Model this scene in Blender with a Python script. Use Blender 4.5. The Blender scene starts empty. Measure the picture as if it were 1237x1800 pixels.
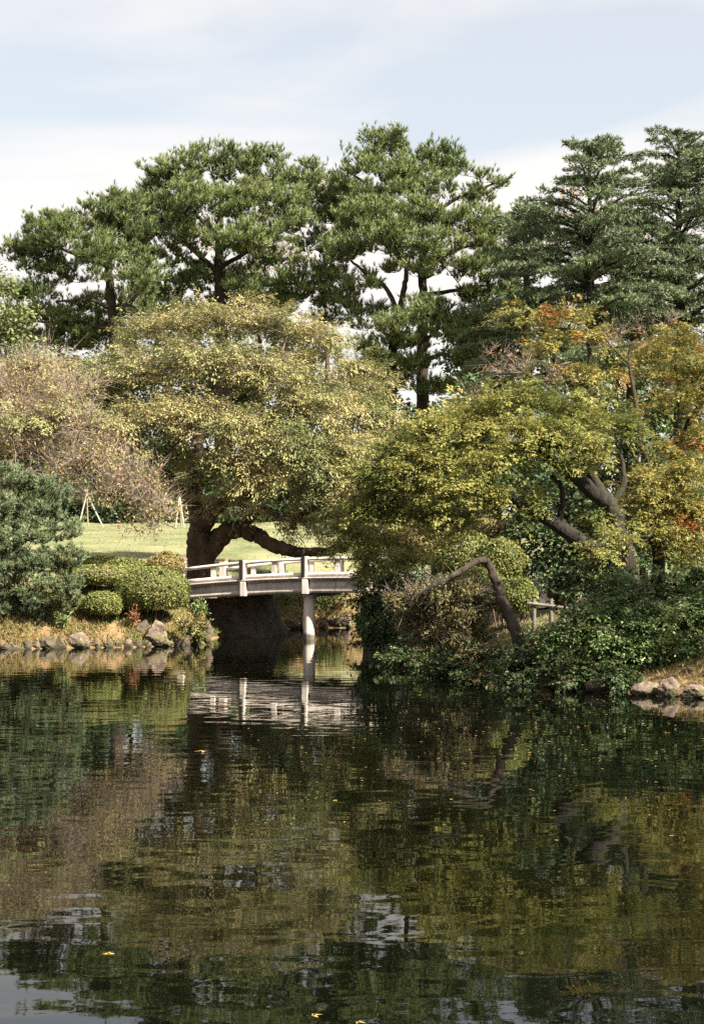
import bpy, bmesh, math
import numpy as np
from mathutils import Vector, noise as mnoise

# ------------------------------------------------------------------ camera
SC = bpy.context.scene
COL = SC.collection
CAM_H, FPX, PITCH = 2.0, 2500.0, math.atan(90 / 2500)
cam_data = bpy.data.cameras.new('camera')
cam_data.sensor_fit = 'VERTICAL'; cam_data.sensor_height = 36.0; cam_data.lens = 50.0
cam_data.clip_start = 0.1; cam_data.clip_end = 3000
cam = bpy.data.objects.new('camera', cam_data); COL.objects.link(cam)
cam.location = (0, 0, CAM_H); cam.rotation_euler = (math.pi / 2 + PITCH, 0, 0)
SC.camera = cam

# ------------------------------------------------------------------ light
SUN_TO = Vector((0.68, -0.50, 0.76)).normalized()          # direction towards the sun
SUN_EL = math.asin(SUN_TO.z); SUN_AZ = math.atan2(SUN_TO.x, SUN_TO.y)
sun_d = bpy.data.lights.new('sun', 'SUN'); sun_d.energy = 5.0; sun_d.angle = math.radians(0.5)
sun_d.color = (1.0, 0.91, 0.75)
sun = bpy.data.objects.new('sun', sun_d); COL.objects.link(sun)
sun.rotation_euler = SUN_TO.to_track_quat('Z', 'Y').to_euler()
W = bpy.data.worlds.new('World'); SC.world = W; W.use_nodes = True
wn, wl = W.node_tree.nodes, W.node_tree.links
for n in list(wn): wn.remove(n)
def N(tree, typ, **kw):
    n = tree.nodes.new(typ)
    for k, v in kw.items(): setattr(n, k, v)
    return n
wt = W.node_tree
out = N(wt, 'ShaderNodeOutputWorld'); bg = N(wt, 'ShaderNodeBackground'); bg.inputs[1].default_value = 0.055
sky = N(wt, 'ShaderNodeTexSky'); sky.sky_type = 'NISHITA'; sky.sun_disc = False
sky.sun_elevation = SUN_EL; sky.sun_rotation = SUN_AZ; sky.air_density = 1.0; sky.dust_density = 2.4; sky.ozone_density = 0.4
tc = N(wt, 'ShaderNodeTexCoord'); sep = N(wt, 'ShaderNodeSeparateXYZ'); wl.new(tc.outputs['Generated'], sep.inputs[0])
zz = N(wt, 'ShaderNodeMath', operation='MAXIMUM'); wl.new(sep.outputs[2], zz.inputs[0]); zz.inputs[1].default_value = 0.0
za = N(wt, 'ShaderNodeMath', operation='ADD'); wl.new(zz.outputs[0], za.inputs[0]); za.inputs[1].default_value = 0.14
dx = N(wt, 'ShaderNodeMath', operation='DIVIDE'); wl.new(sep.outputs[0], dx.inputs[0]); wl.new(za.outputs[0], dx.inputs[1])
dy = N(wt, 'ShaderNodeMath', operation='DIVIDE'); wl.new(sep.outputs[1], dy.inputs[0]); wl.new(za.outputs[0], dy.inputs[1])
cmb = N(wt, 'ShaderNodeCombineXYZ'); wl.new(dx.outputs[0], cmb.inputs[0]); wl.new(dy.outputs[0], cmb.inputs[1])
cmap = N(wt, 'ShaderNodeMapping'); cmap.inputs['Location'].default_value = (4.55, 13.25, 0); cmap.inputs['Rotation'].default_value = (0, 0, -0.6)
wl.new(cmb.outputs[0], cmap.inputs[0])
cn = N(wt, 'ShaderNodeTexNoise'); cn.inputs['Scale'].default_value = 0.9; cn.inputs['Detail'].default_value = 6
cn.inputs['Roughness'].default_value = 0.52; cn.inputs['Distortion'].default_value = 0.35
wl.new(cmap.outputs[0], cn.inputs['Vector'])
cr = N(wt, 'ShaderNodeValToRGB'); cr.color_ramp.elements[0].position = 0.38; cr.color_ramp.elements[1].position = 0.54
wl.new(cn.outputs[0], cr.inputs[0])
cf = N(wt, 'ShaderNodeMath', operation='MULTIPLY_ADD'); wl.new(cr.outputs[0], cf.inputs[0]); cf.inputs[1].default_value = 0.50; cf.inputs[2].default_value = 0.50
mixc = N(wt, 'ShaderNodeMixRGB'); mixc.inputs[2].default_value = (4.95, 4.68, 4.45, 1)
tint = N(wt, 'ShaderNodeMixRGB'); tint.blend_type = 'MULTIPLY'; tint.inputs[0].default_value = 1.0; tint.inputs[2].default_value = (0.98, 1.06, 0.98, 1)
wl.new(sky.outputs[0], tint.inputs[1]); wl.new(cf.outputs[0], mixc.inputs[0]); wl.new(tint.outputs[0], mixc.inputs[1])
wl.new(mixc.outputs[0], bg.inputs[0]); wl.new(bg.outputs[0], out.inputs[0])
vs = SC.view_settings; vs.view_transform = 'Standard'; vs.look = 'None'; vs.gamma = 1.0; vs.exposure = 2.02; vs.use_curve_mapping = False
SC.render.engine = 'CYCLES'
cy = SC.cycles
cy.max_bounces = 6; cy.diffuse_bounces = 1; cy.glossy_bounces = 3; cy.transmission_bounces = 3; cy.transparent_max_bounces = 4
cy.caustics_reflective = False; cy.caustics_refractive = False; cy.sample_clamp_indirect = 4.0
cy.use_denoising = False

# ------------------------------------------------------------------ helpers
RNG = np.random.default_rng(7)
def A(*v): return np.array(v, dtype=np.float64)
def P(px, py, Y):
    """world point at depth Y seen at photograph pixel (px, py)"""
    a = (px - 618.5) / FPX; b = (900 - py) / FPX
    c, s = math.cos(PITCH), math.sin(PITCH)
    d = A(a, c - b * s, s + b * c)
    return A(0, 0, CAM_H) + d * (Y / d[1])
def unit(v):
    v = np.asarray(v, dtype=np.float64)
    return v / np.maximum(np.linalg.norm(v, axis=-1, keepdims=True), 1e-9)
def rvec(n, rng): return unit(rng.normal(size=(n, 3)))

def tag(o, label=None, cat=None, group=None, kind=None):
    if label: o['label'] = label
    if cat: o['category'] = cat
    if group: o['group'] = group
    if kind: o['kind'] = kind
    return o
def thing(name, loc, label, cat, group=None):
    o = bpy.data.objects.new(name, None); COL.objects.link(o); o.location = tuple(loc)
    o.empty_display_size = 0.2
    return tag(o, label, cat, group)
def mesh_tris(name, V, T, mat, parent=None, smooth=False, kind=None):
    """one mesh object from world-space vertices V and triangles T"""
    V = np.asarray(V, dtype=np.float64); T = np.asarray(T, dtype=np.int32)
    if parent is not None: V = V - np.array(parent_loc(parent))
    me = bpy.data.meshes.new(name)
    me.vertices.add(len(V)); me.vertices.foreach_set('co', V.astype(np.float32).ravel())
    k = T.shape[1]
    me.loops.add(T.size); me.loops.foreach_set('vertex_index', T.ravel())
    me.polygons.add(len(T)); me.polygons.foreach_set('loop_start', np.arange(0, T.size, k, dtype=np.int32))
    me.update(calc_edges=True)
    if smooth: me.polygons.foreach_set('use_smooth', np.ones(len(T), dtype=bool))
    if mat: me.materials.append(mat)
    o = bpy.data.objects.new(name, me); COL.objects.link(o)
    if parent is not None: o.parent = parent
    if kind: o['kind'] = kind
    return o
def parent_loc(p):
    l = Vector(p.location); q = p.parent
    while q is not None: l = l + q.location; q = q.parent
    return l
def bm_obj(name, bm, mat, parent=None, smooth=False, bevel=0):
    me = bpy.data.meshes.new(name)
    if bevel: bmesh.ops.bevel(bm, geom=list(bm.edges), offset=bevel, segments=1, affect='EDGES')
    bmesh.ops.recalc_face_normals(bm, faces=bm.faces)
    if parent is not None: bmesh.ops.translate(bm, vec=-parent_loc(parent), verts=bm.verts)
    bm.to_mesh(me); bm.free()
    if smooth: me.polygons.foreach_set('use_smooth', np.ones(len(me.polygons), dtype=bool))
    me.materials.append(mat)
    o = bpy.data.objects.new(name, me); COL.objects.link(o)
    if parent is not None: o.parent = parent
    return o

# ------------------------------------------------------------------ materials
def new_mat(name):
    m = bpy.data.materials.new(name); m.use_nodes = True
    t = m.node_tree
    for n in list(t.nodes): t.nodes.remove(n)
    return m, t, N(t, 'ShaderNodeOutputMaterial')
def ramp(t, stops, src):
    r = N(t, 'ShaderNodeValToRGB'); e = r.color_ramp.elements
    while len(e) < len(stops): e.new(0.5)
    for k, (p, c) in enumerate(stops): e[k].position = p; e[k].color = (*c, 1)
    t.links.new(src, r.inputs[0]); return r
def noise_n(t, scale, detail=4, rough=0.55, vec=None):
    n = N(t, 'ShaderNodeTexNoise'); n.inputs['Scale'].default_value = scale; n.inputs['Detail'].default_value = detail
    n.inputs['Roughness'].default_value = rough
    if vec is not None: t.links.new(vec, n.inputs['Vector'])
    return n
def leaf_mat(name, cols, patch=None, patch_scale=0.5, patch_pos=(0.5, 0.7), transl=0.32, rough=0.5, spec=0.25):
    """leaf colours vary from leaf to leaf and, in broad patches, through the crown"""
    m, t, o = new_mat(name)
    g = N(t, 'ShaderNodeNewGeometry')
    n = len(cols)
    pos_ = [i / max(n - 1, 1) for i in range(n)]
    if 'pine' in name: pos_ = [0.0, 0.5, 0.955, 0.975]
    r = ramp(t, list(zip(pos_, cols)), g.outputs['Random Per Island'])
    colr = r.outputs[0]
    tcn = N(t, 'ShaderNodeTexCoord')
    nz = noise_n(t, patch_scale, 3, 0.6, tcn.outputs['Object'])
    if patch is not None:
        pr = ramp(t, [(patch_pos[0], (0, 0, 0)), (patch_pos[1], (1, 1, 1))], nz.outputs[0])
        mx = N(t, 'ShaderNodeMixRGB'); t.links.new(pr.outputs[0], mx.inputs[0])
        t.links.new(colr, mx.inputs[1]); mx.inputs[2].default_value = (*patch, 1); colr = mx.outputs[0]
    b = N(t, 'ShaderNodeBsdfPrincipled'); b.inputs['Roughness'].default_value = rough
    b.inputs['Specular IOR Level'].default_value = spec
    tr = N(t, 'ShaderNodeBsdfTranslucent'); ms = N(t, 'ShaderNodeMixShader'); ms.inputs[0].default_value = transl * 0.6
    t.links.new(colr, b.inputs['Base Color']); t.links.new(colr, tr.inputs[0])
    t.links.new(b.outputs[0], ms.inputs[1]); t.links.new(tr.outputs[0], ms.inputs[2]); t.links.new(ms.outputs[0], o.inputs[0])
    return m
def surf_mat(name, stops, scale=4, detail=6, rough=0.85, bump=0.3, bscale=None, stretch=None, spec=0.3, bdist=0.05, wet=False, moss=None):
    m, t, o = new_mat(name)
    tcn = N(t, 'ShaderNodeTexCoord'); vec = tcn.outputs['Object']
    if stretch:
        mp = N(t, 'ShaderNodeMapping'); mp.inputs['Scale'].default_value = stretch; t.links.new(vec, mp.inputs[0]); vec = mp.outputs[0]
    nz = noise_n(t, scale, detail, 0.6, vec)
    r = ramp(t, stops, nz.outputs[0])
    b = N(t, 'ShaderNodeBsdfPrincipled'); b.inputs['Roughness'].default_value = rough; b.inputs['Specular IOR Level'].default_value = spec
    colr = r.outputs[0]
    if moss:
        nm = noise_n(t, 2.6, 6, 0.65, vec); rm = ramp(t, [(0.52, (0, 0, 0)), (0.62, (1, 1, 1))], nm.outputs[0])
        mm = N(t, 'ShaderNodeMixRGB'); t.links.new(rm.outputs[0], mm.inputs[0]); t.links.new(colr, mm.inputs[1]); mm.inputs[2].default_value = (*moss, 1); colr = mm.outputs[0]
    if wet: colr = wet_band(t, colr, 0.16)
    t.links.new(colr, b.inputs['Base Color'])
    if bump:
        n2 = noise_n(t, bscale or scale * 4, 8, 0.65, vec)
        bp = N(t, 'ShaderNodeBump'); bp.inputs['Strength'].default_value = bump; bp.inputs['Distance'].default_value = bdist
        t.links.new(n2.outputs[0], bp.inputs['Height']); t.links.new(bp.outputs[0], b.inputs['Normal'])
    t.links.new(b.outputs[0], o.inputs[0])
    return m

def wet_band(t, col, top=0.20):
    """dark algae stain on whatever stands in the pond, up to an uneven line above the water"""
    g = N(t, 'ShaderNodeNewGeometry'); sp = N(t, 'ShaderNodeSeparateXYZ'); t.links.new(g.outputs['Position'], sp.inputs[0])
    nz = noise_n(t, 9, 4, 0.6, g.outputs['Position'])
    ad = N(t, 'ShaderNodeMath', operation='MULTIPLY_ADD'); t.links.new(nz.outputs[0], ad.inputs[0]); ad.inputs[1].default_value = 0.16; t.links.new(sp.outputs[2], ad.inputs[2])
    mr = N(t, 'ShaderNodeMapRange'); mr.inputs[1].default_value = top - 0.05; mr.inputs[2].default_value = top + 0.05; mr.inputs[3].default_value = 0.85; mr.inputs[4].default_value = 0.0
    t.links.new(ad.outputs[0], mr.inputs[0])
    mx = N(t, 'ShaderNodeMixRGB'); t.links.new(mr.outputs[0], mx.inputs[0]); t.links.new(col, mx.inputs[1]); mx.inputs[2].default_value = (0.025, 0.026, 0.014, 1)
    return mx.outputs[0]
M = {}
M['bark_dark'] = surf_mat('bark_dark', [(0.3, (0.022, 0.016, 0.011)), (0.55, (0.06, 0.042, 0.028)), (0.75, (0.14, 0.085, 0.05))], 3, 6, 0.9, 0.8, 14, (1, 1, 0.35))
M['bark_maple'] = surf_mat('bark_maple', [(0.30, (0.010, 0.008, 0.0065)), (0.55, (0.026, 0.022, 0.018)), (0.68, (0.055, 0.046, 0.036)), (0.80, (0.15, 0.125, 0.10))], 5, 8, 0.9, 1.0, 22, (1, 1, 0.3), bdist=0.08, moss=(0.035, 0.036, 0.016))
M['bark_pine'] = surf_mat('bark_pine', [(0.3, (0.012, 0.010, 0.008)), (0.7, (0.045, 0.031, 0.023))], 3, 6, 0.9, 0.8, 10, (1, 1, 0.4))
M['bark_tan'] = surf_mat('bark_tan', [(0.3, (0.02, 0.015, 0.011)), (0.55, (0.06, 0.045, 0.033)), (0.70, (0.15, 0.115, 0.085)), (0.8, (0.26, 0.20, 0.15))], 7, 8, 0.85, 1.0, 26, (1, 1, 0.3), bdist=0.07, moss=(0.04, 0.036, 0.018))
M['twig_pink'] = surf_mat('twig_pink', [(0.3, (0.13, 0.098, 0.080)), (0.7, (0.29, 0.222, 0.185))], 2, 4, 0.8, 0)
M['twig_brown'] = surf_mat('twig_brown', [(0.3, (0.05, 0.037, 0.027)), (0.7, (0.15, 0.11, 0.08))], 2, 4, 0.85, 0)
M['needle_pine'] = leaf_mat('needle_pine', [(0.045, 0.080, 0.026), (0.105, 0.150, 0.052), (0.23, 0.275, 0.11), (0.26, 0.17, 0.075)], (0.21, 0.235, 0.09), 0.35, (0.48, 0.78), 0.2)
M['needle_pine_dark'] = leaf_mat('needle_pine_dark', [(0.040, 0.072, 0.024), (0.095, 0.135, 0.048), (0.20, 0.24, 0.095), (0.26, 0.17, 0.075)], (0.18, 0.20, 0.08), 0.35, (0.52, 0.82), 0.2)
M['needle_cedar'] = leaf_mat('needle_cedar', [(0.055, 0.088, 0.044), (0.11, 0.148, 0.078), (0.21, 0.245, 0.14)], None, 0.4, transl=0.2)
M['needle_blue'] = leaf_mat('needle_blue', [(0.055, 0.092, 0.042), (0.105, 0.145, 0.070), (0.20, 0.23, 0.13)], (0.17, 0.175, 0.075), 1.2, (0.52, 0.72), 0.18)
M['leaf_cherry'] = leaf_mat('leaf_cherry', [(0.17, 0.185, 0.075), (0.27, 0.268, 0.116), (0.36, 0.335, 0.155), (0.42, 0.365, 0.18), (0.43, 0.30, 0.145)], (0.175, 0.20, 0.08), 0.5, (0.42, 0.62), 0.35, 0.6, 0.1)
M['leaf_cherry_dry'] = leaf_mat('leaf_cherry_dry', [(0.14, 0.15, 0.06), (0.25, 0.235, 0.105), (0.34, 0.275, 0.135), (0.35, 0.215, 0.11)], None, transl=0.35, rough=0.6, spec=0.12)
M['leaf_maple'] = leaf_mat('leaf_maple', [(0.085, 0.105, 0.028), (0.18, 0.195, 0.052), (0.31, 0.295, 0.088), (0.46, 0.40, 0.135)], (0.11, 0.138, 0.036), 0.9, (0.47, 0.64), 0.45, 0.6, 0.15)
M['leaf_maple_red'] = leaf_mat('leaf_maple_red', [(0.09, 0.10, 0.026), (0.20, 0.188, 0.048), (0.40, 0.32, 0.10)], (0.42, 0.15, 0.055), 1.0, (0.58, 0.68), 0.36)
M['leaf_orange'] = leaf_mat('leaf_orange', [(0.26, 0.09, 0.03), (0.40, 0.15, 0.04), (0.36, 0.20, 0.05)], None, transl=0.38)
M['leaf_ever'] = leaf_mat('leaf_ever', [(0.016, 0.031, 0.011), (0.033, 0.058, 0.020), (0.085, 0.115, 0.045)], (0.08, 0.092, 0.028), 0.8, (0.55, 0.8), 0.2, 0.5, 0.2)
M['leaf_shrub'] = leaf_mat('leaf_shrub', [(0.018, 0.043, 0.012), (0.043, 0.085, 0.023), (0.095, 0.15, 0.048), (0.20, 0.24, 0.10)], (0.14, 0.135, 0.042), 1.3, (0.55, 0.75), 0.3, 0.45, 0.3)
M['leaf_azalea'] = leaf_mat('leaf_azalea', [(0.070, 0.092, 0.022), (0.12, 0.138, 0.035), (0.175, 0.178, 0.05)], (0.19, 0.17, 0.05), 1.6, (0.52, 0.75), 0.25)
M['leaf_azalea_brown'] = leaf_mat('leaf_azalea_brown', [(0.10, 0.095, 0.025), (0.17, 0.14, 0.045), (0.24, 0.17, 0.07)], None, transl=0.25)
M['leaf_light'] = leaf_mat('leaf_light', [(0.07, 0.10, 0.035), (0.12, 0.15, 0.055), (0.18, 0.195, 0.08)], None, transl=0.3)
M['leaf_gold'] = leaf_mat('leaf_gold', [(0.28, 0.20, 0.05), (0.38, 0.25, 0.07), (0.34, 0.16, 0.05)], None, transl=0.35)
M['leaf_rust'] = leaf_mat('leaf_rust', [(0.15, 0.07, 0.03), (0.25, 0.12, 0.05), (0.32, 0.17, 0.07)], None, transl=0.3)
M['leaf_olive'] = leaf_mat('leaf_olive', [(0.04, 0.05, 0.014), (0.09, 0.085, 0.028), (0.17, 0.145, 0.055)], (0.14, 0.11, 0.05), 1.5, (0.5, 0.7), 0.3)
M['grass_dry'] = leaf_mat('grass_dry', [(0.105, 0.12, 0.036), (0.19, 0.175, 0.065), (0.29, 0.225, 0.10), (0.26, 0.15, 0.065)], (0.125, 0.145, 0.045), 1.3, (0.46, 0.62), 0.3)
M['grass_blade'] = leaf_mat('grass_blade', [(0.14, 0.15, 0.065), (0.19, 0.19, 0.09), (0.24, 0.22, 0.11)], None, transl=0.3)
M['weed'] = leaf_mat('weed', [(0.07, 0.11, 0.03), (0.14, 0.18, 0.06), (0.22, 0.24, 0.10)], None, transl=0.3)
M['leaf_fallen'] = leaf_mat('leaf_fallen', [(0.12, 0.08, 0.03), (0.26, 0.17, 0.05), (0.34, 0.25, 0.08), (0.24, 0.12, 0.05)], None, transl=0.2)
M['rock'] = surf_mat('rock', [(0.25, (0.06, 0.045, 0.034)), (0.5, (0.16, 0.122, 0.095)), (0.75, (0.29, 0.232, 0.185))], 6, 8, 0.9, 0.9, 16, bdist=0.05, wet=True, moss=(0.10, 0.095, 0.04))
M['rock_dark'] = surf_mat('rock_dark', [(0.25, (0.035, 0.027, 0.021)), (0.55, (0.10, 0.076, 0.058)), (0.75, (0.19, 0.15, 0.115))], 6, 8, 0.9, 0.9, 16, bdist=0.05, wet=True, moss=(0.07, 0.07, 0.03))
M['bamboo'] = surf_mat('bamboo', [(0.3, (0.30, 0.255, 0.19)), (0.7, (0.44, 0.38, 0.30))], 6, 4, 0.7, 0.2)
M['path'] = surf_mat('path', [(0.3, (0.46, 0.41, 0.35)), (0.7, (0.62, 0.56, 0.48))], 3, 8, 0.95, 0.4, 30)
# weathered pale concrete of the bridge, with grey-brown drip stains
def concrete(name, base, dark, stain):
    m, t, o = new_mat(name)
    tcn = N(t, 'ShaderNodeTexCoord')
    n1 = noise_n(t, 3.0, 8, 0.65, tcn.outputs['Object'])
    r1 = ramp(t, [(0.3, dark), (0.62, base)], n1.outputs[0])
    mp = N(t, 'ShaderNodeMapping'); mp.inputs['Scale'].default_value = (9, 9, 0.9); t.links.new(tcn.outputs['Object'], mp.inputs[0])
    n2 = noise_n(t, 1.0, 5, 0.6, mp.outputs[0])
    r2 = ramp(t, [(0.52, (0, 0, 0)), (0.75, (0.75, 0.75, 0.75))], n2.outputs[0])
    mx = N(t, 'ShaderNodeMixRGB'); t.links.new(r2.outputs[0], mx.inputs[0]); t.links.new(r1.outputs[0], mx.inputs[1]); mx.inputs[2].default_value = (*stain, 1)
    b = N(t, 'ShaderNodeBsdfPrincipled'); b.inputs['Roughness'].default_value = 0.85; b.inputs['Specular IOR Level'].default_value = 0.25
    t.links.new(wet_band(t, mx.outputs[0], 0.24), b.inputs['Base Color'])
    n3 = noise_n(t, 40, 6, 0.6, tcn.outputs['Object'])
    bp = N(t, 'ShaderNodeBump'); bp.inputs['Strength'].default_value = 0.35; bp.inputs['Distance'].default_value = 0.01
    t.links.new(n3.outputs[0], bp.inputs['Height']); t.links.new(bp.outputs[0], b.inputs['Normal'])
    t.links.new(b.outputs[0], o.inputs[0]); return m
M['rail_white'] = concrete('rail_white', (0.62, 0.55, 0.49), (0.44, 0.385, 0.345), (0.28, 0.24, 0.205))
M['girder'] = concrete('girder', (0.46, 0.405, 0.375), (0.28, 0.255, 0.24), (0.17, 0.148, 0.13))
M['fence_grey'] = concrete('fence_grey', (0.17, 0.15, 0.13), (0.11, 0.095, 0.08), (0.07, 0.06, 0.05))
M['post_shade'] = concrete('post_shade', (0.018, 0.016, 0.014), (0.012, 0.011, 0.010), (0.04, 0.036, 0.032))  # near-black colour standing for the shaded face of the posts
M['cap_brown'] = concrete('cap_brown', (0.24, 0.13, 0.09), (0.17, 0.09, 0.06), (0.13, 0.08, 0.06))
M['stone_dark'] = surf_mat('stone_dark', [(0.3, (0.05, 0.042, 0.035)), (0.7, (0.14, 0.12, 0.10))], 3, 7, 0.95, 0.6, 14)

# ground: short mown grass, bare earth on the banks
def ground_mat():
    m, t, o = new_mat('ground')
    tcn = N(t, 'ShaderNodeTexCoord'); g = N(t, 'ShaderNodeNewGeometry')
    n1 = noise_n(t, 0.35, 6, 0.6, tcn.outputs['Object']); n2 = noise_n(t, 9, 6, 0.7, tcn.outputs['Object'])
    mixn = N(t, 'ShaderNodeMath', operation='MULTIPLY_ADD'); t.links.new(n2.outputs[0], mixn.inputs[0]); mixn.inputs[1].default_value = 0.45
    mm = N(t, 'ShaderNodeMath', operation='MULTIPLY'); t.links.new(n1.outputs[0], mm.inputs[0]); mm.inputs[1].default_value = 0.55
    t.links.new(mm.outputs[0], mixn.inputs[2])
    grass = ramp(t, [(0.38, (0.085, 0.108, 0.045)), (0.5, (0.155, 0.165, 0.085)), (0.62, (0.24, 0.22, 0.13))], mixn.outputs[0])
    earth = ramp(t, [(0.3, (0.085, 0.055, 0.03)), (0.55, (0.20, 0.13, 0.07)), (0.72, (0.30, 0.21, 0.11))], n2.outputs[0])
    at = N(t, 'ShaderNodeAttribute'); at.attribute_name = 'shore'
    ad = N(t, 'ShaderNodeMath', operation='MULTIPLY_ADD'); t.links.new(n1.outputs[0], ad.inputs[0]); ad.inputs[1].default_value = 2.4
    t.links.new(at.outputs['Fac'], ad.inputs[2])
    rr = ramp(t, [(0.0, (0, 0, 0)), (1.0, (1, 1, 1))], ad.outputs[0])
    mr = N(t, 'ShaderNodeMapRange'); mr.inputs[1].default_value = 3.2; mr.inputs[2].default_value = 4.6; t.links.new(ad.outputs[0], mr.inputs[0])
    mx = N(t, 'ShaderNodeMixRGB'); t.links.new(mr.outputs[0], mx.inputs[0]); t.links.new(earth.outputs[0], mx.inputs[1]); t.links.new(grass.outputs[0], mx.inputs[2])
    b = N(t, 'ShaderNodeBsdfPrincipled'); b.inputs['Roughness'].default_value = 0.95; b.inputs['Specular IOR Level'].default_value = 0.1
    t.links.new(mx.outputs[0], b.inputs['Base Color'])
    n3 = noise_n(t, 22, 8, 0.7, tcn.outputs['Object'])
    bp = N(t, 'ShaderNodeBump'); bp.inputs['Strength'].default_value = 0.6; bp.inputs['Distance'].default_value = 0.06
    t.links.new(n3.outputs[0], bp.inputs['Height']); t.links.new(bp.outputs[0], b.inputs['Normal'])
    t.links.new(b.outputs[0], o.inputs[0]); return m
M['ground'] = ground_mat()
def water_mat():
    m, t, o = new_mat('water')
    tcn = N(t, 'ShaderNodeTexCoord')
    mp = N(t, 'ShaderNodeMapping'); mp.inputs['Scale'].default_value = (0.62, 1.0, 1); mp.inputs['Rotation'].default_value = (0, 0, 0.12)
    t.links.new(tcn.outputs['Object'], mp.inputs[0])
    n1 = noise_n(t, 2.6, 1.5, 0.45, mp.outputs[0]); n1.inputs['Distortion'].default_value = 0.4
    n2 = noise_n(t, 9.0, 3, 0.55, mp.outputs[0])
    nb = noise_n(t, 0.16, 2, 0.5, mp.outputs[0])              # calmer and livelier patches
    pr = ramp(t, [(0.35, (0.35, 0.35, 0.35)), (0.65, (1, 1, 1))], nb.outputs[0])
    m2 = N(t, 'ShaderNodeMath', operation='MULTIPLY'); t.links.new(n2.outputs[0], m2.inputs[0]); t.links.new(pr.outputs[0], m2.inputs[1])
    m3 = N(t, 'ShaderNodeMath', operation='MULTIPLY_ADD'); t.links.new(m2.outputs[0], m3.inputs[0]); m3.inputs[1].default_value = 0.10
    t.links.new(n1.outputs[0], m3.inputs[2])
    bp = N(t, 'ShaderNodeBump'); bp.inputs['Strength'].default_value = 1.0; bp.inputs['Distance'].default_value = 0.0032
    t.links.new(m3.outputs[0], bp.inputs['Height'])
    b = N(t, 'ShaderNodeBsdfPrincipled'); b.inputs['Base Color'].default_value = (0.0015, 0.002, 0.001, 1)
    b.inputs['Roughness'].default_value = 0.012; b.inputs['IOR'].default_value = 1.45; b.inputs['Specular IOR Level'].default_value = 0.5
    t.links.new(bp.outputs[0], b.inputs['Normal']); t.links.new(b.outputs[0], o.inputs[0]); return m
M['water'] = water_mat()

# ------------------------------------------------------------------ terrain and pond
POND = np.array([(-70, 30), (-30, 32.8), (-14, 33.0), (-10, 33.1), (-7.8, 33.1), (-6.6, 33.6), (-5.2, 33.9), (-4.2, 34.5), (-3.8, 35.4), (-3.75, 36.6), (-3.6, 38.3),
                 (-3.2, 40), (-2.8, 41.5), (-2.1, 43.2), (-1.0, 44.0), (0.8, 44.1), (2.2, 43.2), (2.6, 41), (2.2, 38), (1.0, 36.5), (0.5, 34), (0.8, 31.6), (1.4, 29.2), (1.9, 27.0),
                 (2.5, 24.9), (3.3, 23.1), (4.3, 21.9), (5.2, 21.1), (7.5, 20.2), (12, 18.6), (22, 16), (70, 8), (70, 2.2), (10, 2.6), (0, 2.4), (-12, 2.6), (-70, 2.4)], dtype=float)
def pond_dist(X, Y):
    """signed distance to the shore: negative on the water"""
    X = np.atleast_1d(np.asarray(X, float)); Y = np.atleast_1d(np.asarray(Y, float))
    d = np.full(X.shape, 1e9); ins = np.zeros(X.shape, bool)
    n = len(POND)
    for i in range(n):
        a, b = POND[i], POND[(i + 1) % n]
        e = b - a; L = e @ e
        tt = np.clip(((X - a[0]) * e[0] + (Y - a[1]) * e[1]) / L, 0, 1)
        d = np.minimum(d, np.hypot(X - a[0] - tt * e[0], Y - a[1] - tt * e[1]))
        c = (a[1] > Y) != (b[1] > Y)
        with np.errstate(divide='ignore', invalid='ignore'):
            xi = (b[0] - a[0]) * (Y - a[1]) / (b[1] - a[1]) + a[0]
        ins ^= c & (X < xi)
    return np.where(ins, -d, d)
def ground_z(X, Y):
    X = np.atleast_1d(np.asarray(X, float)); Y = np.atleast_1d(np.asarray(Y, float))
    d = pond_dist(X, Y)
    right = 1 / (1 + np.exp(-(X + 0.4) * 2.2))
    near = 1 / (1 + np.exp((Y - 46) * 0.5))
    r = right * near
    hl = 1.95 * (1 - np.exp(-np.maximum(d, 0) / 2.7)); hr = 1.9 * (1 - np.exp(-np.maximum(d, 0) / 6.5))
    h = hl * (1 - r) + hr * r
    h = h + 0.068 * np.clip(Y - 45, 0, 45) + 0.01 * np.clip(Y - 90, 0, 300)
    h = h + 0.12 * np.clip(d * 3, 0, 1) + 0.05 * np.sin(X * 1.7 + 0.6 * Y) * np.sin(Y * 1.1) * np.clip(d, 0, 1)
    return np.where(d < 0, np.maximum(-1.2, d * 0.8) - 0.05, h)
def gz(x, y): return float(ground_z(x, y)[0])

def grid_axis(segs):
    out_ = []
    for a, b, s in segs: out_ += list(np.arange(a, b, s))
    return np.array(out_ + [segs[-1][1]])
gx = grid_axis([(-420, -60, 30), (-60, -16, 2), (-16, 14, 0.35), (14, 60, 2), (60, 420, 30)])
gy = grid_axis([(-60, 0, 6), (0, 18, 0.6), (18, 48, 0.35), (48, 100, 1.0), (100, 620, 26)])
GX, GY = np.meshgrid(gx, gy)
GZ = ground_z(GX.ravel(), GY.ravel())
GV = np.stack([GX.ravel(), GY.ravel(), GZ], 1)
nx, ny = len(gx), len(gy)
ii, jj = np.meshgrid(np.arange(nx - 1), np.arange(ny - 1)); k0 = (jj * nx + ii).ravel()
ground = mesh_tris('ground', GV, np.stack([k0, k0 + 1, k0 + nx + 1, k0 + nx], 1), M['ground'], smooth=True)
ground['kind'] = 'structure'; ground['label'] = 'grassy park ground with earthen banks around the pond'
at = ground.data.attributes.new('shore', 'FLOAT', 'POINT')
at.data.foreach_set('value', np.clip(pond_dist(GX.ravel(), GY.ravel()), -1, 20).astype(np.float32))
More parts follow.
